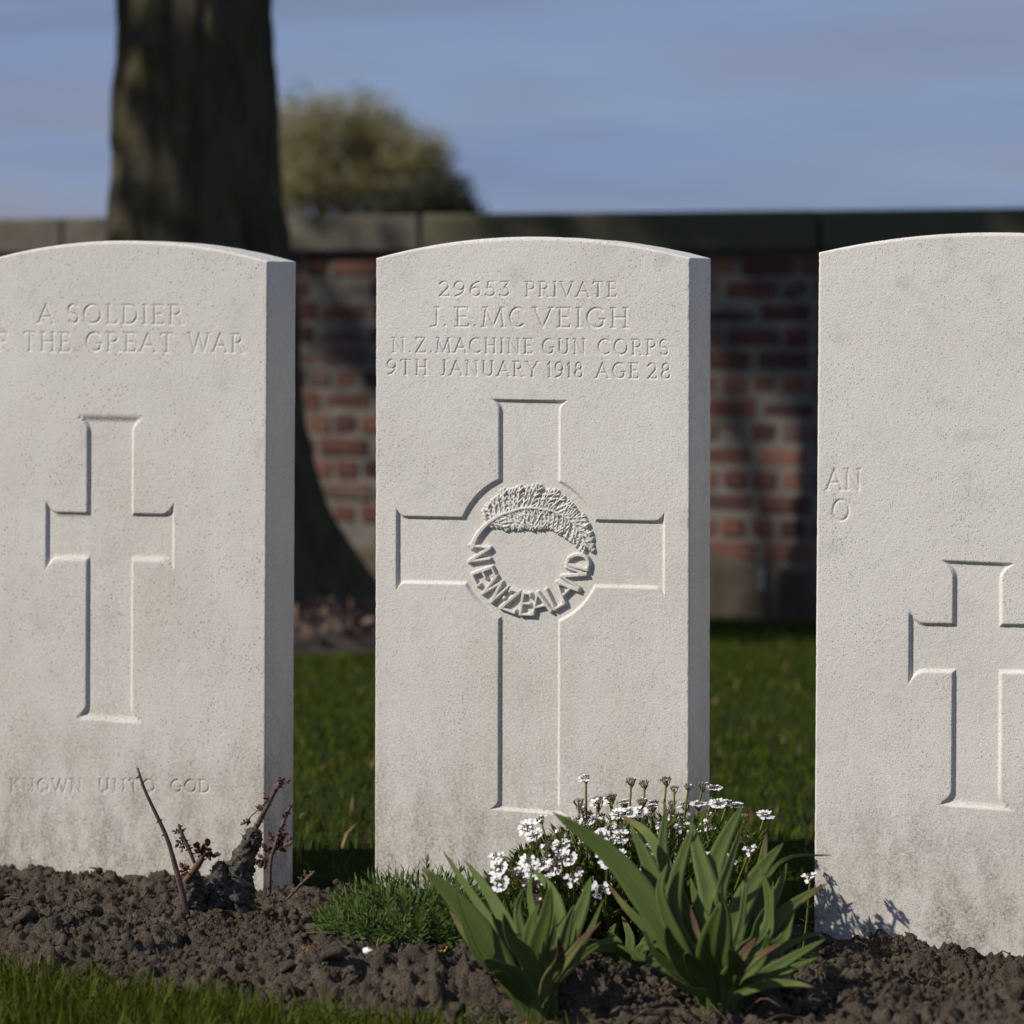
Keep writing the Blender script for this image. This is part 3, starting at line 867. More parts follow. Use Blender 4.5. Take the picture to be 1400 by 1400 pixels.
# badge: lettered ring and fern fronds in relief
BC = (723.0, 757.0)
def pol(r, a):
    """badge point: radius in photo pixels, angle in degrees, counter-clockwise from the right"""
    return st.loc(BC[0] + r * math.cos(R(a)) * 0.985, BC[1] - r * math.sin(R(a)))
PX = 1 / 1215.0
FERN, LET0 = 6, 10
floor_ = -D0
mid_a = [4, 10, 30, 48, 74, 112, 138, 150, 165, 178]
mid_r = [83, 80, 75, 70, 63, 62, 68, 72, 77, 80]
def midr(a): return float(np.interp(a, mid_a, mid_r))
def outer(a): return float(np.interp(a, [4, 20, 48, 70, 95, 130, 146], [88, 90, 91, 93, 95, 94, 88]))
def inner(a): return float(np.interp(a, [4, 20, 48, 70, 90, 110, 130, 150], [78, 66, 47, 38, 33, 32, 37, 46]))
prev = None
for a in np.arange(6, 177, 3.0):
    p_ = pol(midr(a), a)
    if prev is not None:
        wdt = float(np.interp(a, [6, 60, 140, 176], [1.2, 1.9, 3.2, 5.0])) * PX
        st.raise_(floor_, prev, p_, wdt, wdt, 0.0042, FERN)
    prev = p_
fr = np.random.default_rng(5)
for side in (1, -1):
    for a in np.arange(10, 150, 5.6):
        if side == -1 and a > 146: continue
        a = a + fr.uniform(-1.2, 1.2)
        r0_ = midr(a); r1_ = outer(a) if side == 1 else inner(a)
        r1_ = r0_ + (r1_ - r0_) * fr.uniform(0.85, 1.06)
        sl = 7 + 3 * fr.random()
        nst = 4
        pts = [pol(r0_ + (r1_ - r0_) * k / nst, a - sl * (k / nst) ** 0.8 * (1 if side == 1 else 1.6)) for k in range(nst + 1)]
        for k in range(nst):
            rr = (2.4 - 0.22 * k) * PX
            st.raise_(floor_, pts[k], pts[k + 1], rr, rr * 0.9, 0.0036 - 0.0002 * k, FERN, 0.3)
            # lobes on both sides of the pinna
            dx, dz = pts[k + 1][0] - pts[k][0], pts[k + 1][1] - pts[k][1]
            for sg in (1, -1):
                q = (pts[k][0] + dx * 0.7 - dz * sg * 0.5, pts[k][1] + dz * 0.7 + dx * sg * 0.5)
                rl = fr.uniform(1.7, 2.7) * PX
                st.raise_(floor_, pts[k], q, rl, rl, fr.uniform(0.0020, 0.0044), FERN, 0.1)
BL = [('N', 180, 26), ('E', 155.5, 20), ('W', 134, 29), ('.', 119.5, 8), ('Z', 111, 19), ('E', 94, 18), ('A', 77.5, 22), ('L', 61, 17), ('A', 45, 22), ('N', 27, 25), ('D', 9.5, 21)]
parts = {1: ('carved_cross', 'sunken cross with a round centre', None),
         FERN: ('carved_wreath', 'fern fronds carved in relief above a ring of letters', None)}
for k, (c, a_img, wpx) in enumerate(BL):
    w, strokes, serifs = GL[c]
    th0 = -a_img                                # photo angle (clockwise) to counter-clockwise
    ident = LET0 + k
    for th, pl in strokes:
        pts = []
        for (gx_, gy_) in pl:
            rr = 84 - 29 * gy_ if c != '.' else 70
            aa = th0 + math.degrees((gx_ / w - 0.5) * wpx / 68.0)
            pts.append(pol(rr, aa))
        for a, b_ in zip(pts[:-1], pts[1:]):
            wr = (3.3 if th == TK else 2.5) * PX
            st.raise_(floor_, a, b_, wr, wr, 0.0042, ident, 0.6)
    parts[ident] = ('raised_letter' if c != '.' else 'raised_dot', None, FERN)
head = st.build('headstone', M['stone'], parts=parts, seed=1)
tag(head, 'middle pale headstone with sunken cross, fern wreath badge and four engraved lines', 'headstone', 'white headstones in a row')

# --- left stone
xr_ = on_plane_y(359.5, 700)[0] + 0.0025
sl_ = Slab(xr_ - 0.383, xr_, on_plane_y(360, 356)[2], on_plane_y(160, 329)[2], R(0.32), rows_of((405, 492), (675, 715), (1058, 1092)), 0.0011)
def centered(s, words, ident, top, bot, um, gap=0.22, **k):
    """line of words centred on photo pixel um: words = [(text, u0, u1)]"""
    for wd, a, b_ in words: s.text(wd, a, b_, top, bot, ident, gap, **k)
centered(sl_, [('A', 52, 74), ('SOLDIER', 92, 250)], 2, (417, 417), (442, 443), 150, wt=0.062)
centered(sl_, [('OF', -32, 10), ('THE', 32, 96), ('GREAT', 118, 238), ('WAR', 258, 333)], 3, (455, 456), (480, 481), 150, wt=0.062)
centered(sl_, [('KNOWN', 14, 112), ('UNTO', 134, 212), ('GOD', 234, 286)], 4, (1066, 1066), (1082, 1083), 150, wt=0.075, depth=0.0014)
sd = cross_field(sl_, ((118, 570), (182, 985)), ((62, (700, 702)), (238, (765, 766))), None, 0.014)
sk = np.clip(-sd / BV, 0, 1)
sl_.H = np.minimum(sl_.H, -D0 * sk)
sl_.ID = np.where((sd < 0), 1, sl_.ID)
left = sl_.build('headstone', M['stone_left'], parts={1: ('carved_cross', 'small sunken cross', None)}, seed=2)
tag(left, 'left pitted headstone ending its lines in WAR and GOD, behind the rose bush', 'headstone', 'white headstones in a row')

# --- right stone
xl_ = on_plane_y(1114, 700)[0]
sr_ = Slab(xl_ - 0.001, xl_ + 0.382, on_plane_y(1119, 347)[2], on_plane_y(1330, 318)[2], R(0.42), rows_of((635, 720), (762, 782), (845, 930), (1095, 1115)), 0.0011)
centered(sr_, [('AN', 1130, 1178)], 2, (643, 643), (671, 671), 1200, 0.14, wt=0.062)
centered(sr_, [('O', 1138, 1162)], 3, (685, 685), (713, 713), 1200, wt=0.062)
sd = cross_field(sr_, ((1303, 768), (1371, 1105)), ((1243, (852, 853)), (1432, (920, 921))), None, 0.014)
sr_.H = np.minimum(sr_.H, -D0 * np.clip(-sd / BV, 0, 1))
sr_.ID = np.where(sd < 0, 1, sr_.ID)
right = sr_.build('headstone', M['stone_right'], parts={1: ('carved_cross', 'small sunken cross', None)}, seed=3)
tag(right, 'right headstone with a grey soil-stained foot, beside the iris leaves', 'headstone', 'white headstones in a row')

# ------------------------------------------------------------------ brick wall
def block_mesh(name, sx, sy, sz, bev, jag, seed):
    """rounded uneven block, x-centred, front at y = 0, base at z = 0"""
    bm = bmesh.new(); bmesh.ops.create_cube(bm, size=1)
    for v in bm.verts: v.co = (v.co.x * sx, (v.co.y + 0.5) * sy, (v.co.z + 0.5) * sz)
    bmesh.ops.bevel(bm, geom=list(bm.edges), offset=bev, segments=1, affect='EDGES', profile=0.6)
    r = random.Random(seed)
    for v in bm.verts:
        v.co.x += r.uniform(-jag, jag); v.co.z += r.uniform(-jag, jag); v.co.y += r.uniform(-jag, jag) * 0.7
    me = bpy.data.meshes.new(name); bm.to_mesh(me); bm.free()
    return me

CH = 0.0729                     # course height
WTOP = 0.90
COP = 0.122
WB = float(ground_z(0, WALL_Y)) - 0.05
wall = empty('brick_wall', (-2.1, WALL_Y, float(ground_z(0, WALL_Y))))
tag(wall, 'old red brick boundary wall with stone coping behind the headstones', 'wall')
WO = np.array([-2.1, WALL_Y, float(ground_z(0, WALL_Y))])
XL, XR = -8.5, 4.5
me = block_mesh('mortar', XR - XL, 0.22, WTOP - COP - WB, 0.003, 0, 1)
link('mortar', me, M['mortar'], wall, (((XL + XR) / 2 - WO[0]), 0.004, WB - WO[2]))
SL, HL, J = 0.168, 0.077, 0.0165
bmeshes = {}
for kind, ln in (('s', SL), ('h', HL)):
    for mi in range(5):
        for k in range(3):
            me = block_mesh('brick', ln, 0.05, CH - 0.0175, 0.006, 0.0032, hash((kind, mi, k)) & 255)
            me.materials.append(M['brick%d' % mi]); bmeshes[kind, mi, k] = me
top_c = WTOP - COP
cand = []
for row in range(0, 18):
    z = top_c - 0.006 - (row + 1) * CH + 0.006
    if z < WB - 0.02: break
    x = XL + 0.05 + (0 if row % 2 else 0.046)
    flem = row in (0, 1, 3)
    k = 0
    while x < XR - 0.2:
        kind = ('s' if row % 2 == 0 else 'h') if not flem else ('s' if k % 2 == 0 else 'h')
        ln = SL if kind == 's' else HL
        ln += 0
        cand.append((x + ln / 2 + random.uniform(-.003, .003), z + random.uniform(-.002, .002), kind, row))
        x += ln + J + random.uniform(-0.001, 0.002); k += 1
def proj(p):
    r_ = np.array(p[:2]) - CAM; d = r_ @ FW
    return 700 + FPX * (r_ @ RT) / d, YH - FPX * (p[2] - ZC) / d
def gapdist(c):
    u, v = proj((c[0], WALL_Y, c[1] + 0.03))
    g = min(max(400 - u, u - 513, 0), max(970 - u, u - 1115, 0))
    return g + random.random() * 2
cand.sort(key=gapdist)
rest = MB()
for i, (x, z, kind, row) in enumerate(cand):
    w = [3, 3, 3, 3, 2] if row < 5 else [4, 2, 5, 1, 3]
    mi = random.choices(range(5), [2 if row < 5 else 4, 5 if row < 5 else 3, 1 if row < 5 else 5, 5 if row < 5 else 2, 2])[0]
    dy = random.uniform(-0.004, 0.004)
    if i < 290:
        o = bpy.data.objects.new('brick', bmeshes[kind, mi, random.randrange(3)])
        COL.objects.link(o); o.parent = wall
        o.location = (x - WO[0], dy, z - WO[2])
    else:
        me = bmeshes[kind, mi, random.randrange(3)]
        v = np.array([p_.co[:] for p_ in me.vertices]) + [x - WO[0], dy, z - WO[2]]
        q = [list(p_.vertices) for p_ in me.polygons if len(p_.vertices) == 4]
        t = [list(p_.vertices) for p_ in me.polygons if len(p_.vertices) == 3]
        rest.add(v, q, t, None, mi)
o = link('far_bricks', rest.mesh('far_bricks', False), [M['brick%d' % i] for i in range(5)], wall)
o['kind'] = 'stuff'
# coping stones, joints where the photograph shows them
ja = on_plane_y(580, 320, WALL_Y)[0]; jb = on_plane_y(1122, 320, WALL_Y)[0]
cl = jb - ja
k0 = math.ceil((XL - ja) / cl)
for k in range(k0, 6):
    xa = ja + k * cl
    if xa + cl > XR: break
    me = block_mesh('coping_stone', cl - 0.008, 0.30, COP, 0.008, 0.003, k + 50)
    o = link('coping_stone', me, M['coping_clean'] if k < 0 else M['coping_moss'], wall, (xa + cl / 2 - WO[0], -0.035, top_c - WO[2]))
# rendered foot with a ragged upper edge
sx_ = np.arange(XL, XR, 0.03); sz_ = np.linspace(0, 1, 16)
SX, ST = np.meshgrid(sx_, sz_)
toph = 0.17 + 0.16 * (fbm(SX * 1.9, SX * 0, 3, 61) - 0.5) + 0.05 * (fbm(SX * 14, SX * 0, 3, 63) - 0.5)
SZ = -0.06 + ST * (toph + 0.06)
SY = -0.004 - 0.014 * np.clip((1 - ST) * 2.2, 0, 1) + 0.012 * (fbm(SX * 14, SZ * 14, 4, 65) - 0.5) + np.where(ST > 0.99, 0.014, 0)
nr, nc = SX.shape; idx = np.arange(nr * nc).reshape(nr, nc)
link('render_skirt', mesh_np('render_skirt', np.stack([SX - WO[0], SY, SZ], -1).reshape(-1, 3),
     np.stack([idx[:-1, :-1], idx[:-1, 1:], idx[1:, 1:], idx[1:, :-1]], -1).reshape(-1, 4)), M['skirt'], wall)
for (u, v0, v1, wd) in ((1043, 774, 806, 8),):
    a, b_ = on_plane_y(u, v0, WALL_Y), on_plane_y(u, v1, WALL_Y)
    me = block_mesh('lime_streak', wd * 9 / FPX, 0.008, a[2] - b_[2], 0.001, 0.0008, u)
    link('lime_streak', me, M['lime'], wall, (a[0] - WO[0], -0.0045 if v0 < 700 else -0.021, b_[2] - WO[2]))

# ------------------------------------------------------------------ trees
def leaf_cloud(centers, radii, n, size, seed, shell=0.55, clump=None, mat=None):
    r = np.random.default_rng(seed)
    centers = np.asarray(centers, float); radii = np.asarray(radii, float)
    vol = np.prod(radii, 1); pick = r.choice(len(centers), n, p=vol / vol.sum())
    d = r.normal(size=(n, 3)); d /= np.linalg.norm(d, axis=1, keepdims=True)
    rad = shell + (1 - shell) * r.random(n) ** 0.6
    rad *= 0.82 + 0.36 * r.random(n)
    P = centers[pick] + d * radii[pick] * rad[:, None]
    a = r.normal(size=(n, 3)); a /= np.linalg.norm(a, axis=1, keepdims=True)
    b_ = np.cross(a, r.normal(size=(n, 3))); b_ /= np.linalg.norm(b_, axis=1, keepdims=True)
    s = size * r.uniform(0.6, 1.3, n)[:, None]
    V = np.stack([P - a * s, P + b_ * s * 0.45, P + a * s, P - b_ * s * 0.45], 1).reshape(-1, 3)
    Q = np.arange(n * 4).reshape(-1, 4)
    return V, Q

def trunk_mesh(name, H, rad_fun, sides=110, rows=190, seed=0, lean=(0, 0)):
    th = np.linspace(0, 2 * np.pi, sides, endpoint=False); zz = -0.12 + (np.linspace(0, 1, rows) ** 1.15) * (H + 0.12)
    T, Z = np.meshgrid(th, zz)
    cx, sn = np.cos(T), np.sin(T)
    ridges = 0
    for k, (f, a) in enumerate(((9, .5), (17, .3), (31, .2))):
        ridges = ridges + a * np.sin(f * T + 2.6 * fbm(Z * 2.2 + k * 7, cx * 1.2 + sn * 1.7 + 10, 3, seed + k) * 3)
    bumps = fbm(cx * 3 + 20, Z * 5 + sn * 3, 4, seed + 8) - 0.5
    r0 = rad_fun(Z, T)
    r_ = r0 + 0.014 * ridges * np.clip(r0 / 0.2, 0.4, 1.2) + 0.045 * bumps * np.clip(r0 / 0.2, 0.3, 1.3)
    V = np.stack([r_ * cx + lean[0] * Z, r_ * sn + lean[1] * Z, Z], -1).reshape(-1, 3)
    idx = np.arange(rows * sides).reshape(rows, sides); i2 = np.roll(idx, -1, 1)
    Q = np.stack([idx[:-1], i2[:-1], i2[1:], idx[1:]], -1).reshape(-1, 4)
    return mesh_np(name, V, Q)

def flare_r(Z, T):
    r = np.interp(Z, [-0.12, 0.06, 0.15, 0.21, 0.333, 0.484, 0.626, 0.744, 1.06, 1.35, 1.75, 3.4], [0.56, 0.45, 0.395, 0.355, 0.30, 0.267, 0.250, 0.228, 0.205, 0.190, 0.170, 0.13])
    r = r + 0.037
    return r * (1 + 0.10 * np.cos(5 * T - 1.9) * np.clip((r - 0.2) / 0.2, 0, 1))

tp = at(274, 866, 7.9)
tgz = float(ground_z(0, tp[1]))
tree = empty('tree', (tp[0], tp[1], tgz))
tag(tree, 'dark thick tree trunk with flared root in front of the brick wall', 'tree')
link('trunk', trunk_mesh('trunk', 3.4, flare_r, seed=3, lean=(-0.012, 0.0)), M['bark'], tree)
for k in range(6):
    a = k * 1.05 + 0.4; mb = MB()
    tip = np.array([math.cos(a) * 1.5, math.sin(a) * 1.5, 5.0 + 0.5 * (k % 3)])
    tube(mb, curve([(0, 0, 3.0), tip * [0.35, 0.35, 0] + [0, 0, 3.9], tip], 12), np.linspace(0.10, 0.02, 12), 9, 0, 0.2)
    link('limb', mb.mesh('limb'), M['bark'], tree)
V, Q = leaf_cloud([(0, 0, 5.4), (0.9, 0.4, 5.0), (-0.9, 0.2, 5.2), (0.1, -0.9, 5.0), (0, 0.9, 5.3)], [(1.3, 1.3, 1.1)] * 5, 9000, 0.055, 11, 0.3)
link('crown', mesh_np('crown', V, Q), M['lime_leaf'], tree)

# unseen tree added to the left, its crown shaped to shade trunk and upper wall
sp = np.array([tp[0], tp[1]]) + np.array([-1.25, -1.0]) * 3.9
shade = empty('tree', (sp[0], sp[1] , -0.05))
tag(shade, 'unseen leafy tree added at the left to shade the trunk and wall', 'tree')
link('trunk', trunk_mesh('trunk', 4.6, lambda Z, T: 0.17 + 0.1 * np.exp(-np.clip(Z, 0, 9) / 0.2) - 0.018 * np.clip(Z, 0, 9), 60, 80, 9), M['bark'], shade)
perp = np.array([0.62, -0.78])
cs, rs = [], []
for (q_, h_, r_, rz_) in ((0.28, 5.0, 0.52, 0.42), (0.30, 5.8, 0.52, 0.42), (0.25, 4.4, 0.45, 0.36), (-0.45, 7.15, 0.85, 0.68), (-1.2, 5.82, 0.60, 0.14), (0.5, 6.8, 0.8, 0.64), (-0.5, 8.1, 0.9, 0.7), (-1.5, 7.8, 0.85, 0.68)):
    o_ = perp * q_
    cs.append((o_[0], o_[1], h_)); rs.append((r_, r_, rz_))
V, Q = leaf_cloud(cs, rs, 8200, 0.07, 12, 0.1)
link('crown', mesh_np('crown', V, Q), M['lime_leaf'], shade)
for k in range(5):
    mb = MB(); c = np.array(cs[k])
    tube(mb, curve([(0, 0, 3.2), c * [0.5, 0.5, 0.45] + [0, 0, 2.2], c], 10), np.linspace(0.08, 0.015, 10), 8, 0, 0.2)
    link('limb', mb.mesh('limb'), M['bark'], shade)

# far trees beyond the wall
def far_tree(name, label, u, dep, lobes, leaf, size, mat, n, seed, shell):
    b0 = at(u, 700, dep); root = empty(name, (b0[0], b0[1], -0.4)); o3 = np.array([b0[0], b0[1], -0.4])
    cs = [at(uu, vv, dep + dz) - o3 for (uu, vv, ru, rv, dz) in lobes]
    rs = [(ru * 1.08 / FPX * dep, ru * 1.08 / FPX * dep, rv * 1.13 / FPX * dep) for (uu, vv, ru, rv, dz) in lobes]
    top = max(c[2] for c in cs)
    link('trunk', trunk_mesh('trunk', top * 0.7, lambda Z, T: 0.20 - 0.03 * np.clip(Z, 0, 5), 24, 30, seed), M['bark'], root)
    for i, c in enumerate(cs):
        mb = MB(); tube(mb, curve([(0, 0, top * 0.3), c * [0.5, 0.5, 0.6] + [0, 0, top * 0.1], c + [0, 0, rs[i][2] * 0.7]], 8), np.linspace(0.09, 0.015, 8), 7, 0, 0.2)
        link('limb', mb.mesh('limb'), M['bark'], root)
    V, Q = leaf_cloud(cs, rs, n, size, seed, shell)
    link('crown', mesh_np('crown', V, Q), mat, root)
    tag(root, label, 'tree')
    return root
far_tree('far_tree', 'blurred olive-yellow tree in spring leaf beyond the wall', 440, 48,
         [(425, 190, 62, 66, 0), (500, 195, 66, 66, .5), (560, 225, 55, 56, 0), (400, 255, 60, 50, -.5), (485, 262, 75, 45, 0), (575, 265, 50, 45, .3),
          (340, 215, 60, 70, 0.3), (595, 220, 30, 38, 0)], 0, 0.060, M['willow'], 17000, 21, 0.05)
far_tree('far_tree', 'low dark evergreen shrub showing just over the wall beside the olive tree', 615, 46,
         [(585, 285, 52, 34, 0), (625, 282, 28, 42, 0), (645, 300, 24, 22, 0), (545, 295, 40, 34, 0)], 0, 0.07, M['ever'], 5000, 22, 0.1)

# bare bed with leaf litter round the trunk
ang = np.linspace(0, 2 * np.pi, 90, endpoint=False); rad = np.linspace(0, 1, 30)
A, RR = np.meshgrid(ang, rad)
ro = 1.02 + 0.06 * np.sin(A * 5) + 0.04 * np.sin(A * 11 + 1)
MX, MY = RR * ro * np.cos(A), RR * ro * np.sin(A)
MZ = ground_z(MX + tp[0], MY + tp[1]) + 0.030 * (1 - RR ** 6) + 0.05 * (1 - RR) + 0.05 * (fbm(MX * 9, MY * 9, 4, 81) - 0.4) * (1 - RR ** 8)
idx = np.arange(30 * 90).reshape(30, 90); i2 = np.roll(idx, -1, 1)
o = link('tree_bed', mesh_np('tree_bed', np.stack([MX + tp[0], MY + tp[1], MZ], -1).reshape(-1, 3),
         np.stack([idx[:-1], i2[:-1], i2[1:], idx[1:]], -1).reshape(-1, 4)), M['mulch'])
tag(o, 'round bare bed of dark earth at the foot of the tree', 'tree bed', kind='structure')
n = 2600
aa = rng.uniform(0, 2 * np.pi, n); r_ = np.sqrt(rng.random(n)) * 0.98
px_, py_ = tp[0] + r_ * np.cos(aa), tp[1] + r_ * np.sin(aa)
pz_ = ground_z(px_, py_) + 0.045 + 0.05 * (1 - r_) + rng.uniform(-.005, .03, n)
P = np.stack([px_, py_, pz_], 1)
d1 = rng.normal(size=(n, 3)) * [1, 1, 0.55]; d1 /= np.linalg.norm(d1, axis=1, keepdims=True)
d2 = np.cross(d1, rng.normal(size=(n, 3))); d2 /= np.linalg.norm(d2, axis=1, keepdims=True)
s = rng.uniform(0.012, 0.032, n)[:, None]
V = np.stack([P - d1 * s, P + d2 * s * 0.5, P + d1 * s, P - d2 * s * 0.5], 1).reshape(-1, 3)
o = link('leaf_litter', mesh_np('leaf_litter', V, np.arange(n * 4).reshape(-1, 4)), M['litter'])
tag(o, 'brown leaf litter and twigs lying round the tree foot', 'leaf litter', kind='stuff')

# ------------------------------------------------------------------ iris plants
def iris_leaf(root, base, path, wpx, mat, name='leaf', twist=0.0, fold=0.28):
    """path: (u, v, depth) from the base to the tip"""
    r0 = np.array(root.location[:])
    pts = [np.array(base)] + [at(u, v, d) for u, v, d in path]
    n = 18
    C = curve(pts, n)
    seg = np.linalg.norm(np.diff(C, axis=0), axis=1); t = np.concatenate([[0], np.cumsum(seg)]); t /= t[-1]
    wmax = wpx / FPX * path[0][2]
    w = wmax * np.minimum(0.55 + 1.1 * t, 1.0) * np.clip((1 - t) / 0.42, 0, 1) ** 0.62
    w = np.maximum(w, 0.0004)
    T = np.gradient(C, axis=0); T /= np.linalg.norm(T, axis=1, keepdims=True)
    view = C - np.array([CAM[0], CAM[1], ZC]); view /= np.linalg.norm(view, axis=1, keepdims=True)
    V, UV = [], []
    us = np.array([-1, -0.5, 0, 0.5, 1])
    for i in range(n):
        s = np.cross(T[i], view[i]); s /= np.linalg.norm(s) + 1e-9
        f = np.cross(s, T[i])
        an = 0.5 * twist * (0.4 + 0.9 * t[i])
        s2 = s * math.cos(an) + f * math.sin(an); f2 = -s * math.sin(an) + f * math.cos(an)
        for k in us:
            V.append(C[i] + s2 * k * w[i] * 0.5 + f2 * (1 - abs(k)) * w[i] * fold * 0.5)
            UV.append(((k + 1) / 2, t[i]))
    Q = []
    for i in range(n - 1):
        for k in range(4): Q.append((i * 5 + k, i * 5 + k + 1, (i + 1) * 5 + k + 1, (i + 1) * 5 + k))
    me = mesh_np(name, np.array(V) - r0, Q, uv=np.array(UV))
    o = link(name, me, mat, root)
    md = o.modifiers.new('thickness', 'SOLIDIFY'); md.thickness = 0.0009; md.offset = 0
    return o

def iris(label, bu, bv, bd, leaves):
    b = at(bu, bv, bd); z = bz(b[0], b[1])
    root = empty('iris', (b[0], b[1], z - 0.004))
    tag(root, label, 'iris', 'iris plants in the flower bed')
    for k, L_ in enumerate(leaves):
        path, w, dep, kind, tw = L_
        off = random.uniform(-0.016, 0.016); offy = random.uniform(-0.012, 0.012)
        base = np.array([b[0] + off, b[1] + offy, z - 0.012])
        m = len(path)
        P = [(u, v, bd + dep * ((i + 1) / m) ** 1.2) for i, (u, v) in enumerate(path)]
        iris_leaf(root, base, P, w, {'g': M['iris'], 'd': M['iris_dry'], 'w': M['iris_withered']}[kind], 'leaf', tw)
    return root

BD1 = 2.672
iris('smaller clump of sword-shaped iris leaves left of the larger clump, before the headstone', 738, 1372, BD1, [
    ([(690, 1325), (650, 1265), (615, 1222), (578, 1187)], 36, 0.03, 'g', 0.25),
    ([(700, 1320), (668, 1258), (635, 1208), (606, 1164)], 15, 0.12, 'g', 0.9),
    ([(715, 1310), (690, 1258), (664, 1215), (636, 1177)], 21, 0.10, 'g', 0.5),
    ([(690, 1340), (655, 1310), (634, 1262), (621, 1213)], 12, 0.0, 'g', 0.9),
    ([(715, 1352), (690, 1330), (660, 1311)], 34, -0.05, 'g', 0.3),
    ([(722, 1310), (712, 1270), (708, 1242), (716, 1214)], 19, 0.05, 'g', -0.5),
    ([(728, 1315), (722, 1285), (727, 1258), (738, 1234)], 22, 0.0, 'g', 0.5),
    ([(734, 1320), (738, 1280), (747, 1250), (753, 1210)], 29, -0.02, 'g', 0.3),
    ([(750, 1330), (768, 1295), (777, 1262), (785, 1237)], 24, 0.03, 'g', -0.4),
    ([(755, 1325), (778, 1280), (796, 1240), (808, 1198)], 29, 0.07, 'g', 0.3),
    ([(758, 1345), (788, 1308), (808, 1270), (825, 1230)], 13, 0.0, 'g', 0.8),
    ([(752, 1345), (775, 1312), (796, 1285), (822, 1260)], 14, -0.03, 'w', 0.5),
    ([(748, 1345), (762, 1322), (767, 1305), (762, 1281)], 18, -0.05, 'w', -0.4),
    ([(738, 1300), (730, 1255), (724, 1220), (727, 1188)], 13, 0.11, 'g', 0.6),
    ([(750, 1300), (764, 1255), (752, 1215), (728, 1188)], 22, 0.14, 'g', 0.4),
    ([(712, 1330), (696, 1300), (680, 1265), (668, 1200)], 11, 0.09, 'd', 0.5),
    ([(700, 1340), (668, 1310), (640, 1280), (615, 1246)], 22, 0.05, 'd', 0.4),
    ([(722, 1365), (705, 1352), (688, 1332), (673, 1330)], 12, -0.06, 'g', 0.5),
    ([(730, 1340), (718, 1305), (700, 1285), (687, 1246)], 24, -0.02, 'g', -0.4),
    ([(748, 1352), (770, 1330), (800, 1303), (845, 1276)], 16, 0.12, 'g', 0.5),
    ([(742, 1335), (750, 1300), (757, 1270), (758, 1248)], 16, 0.03, 'g', -0.6),
])
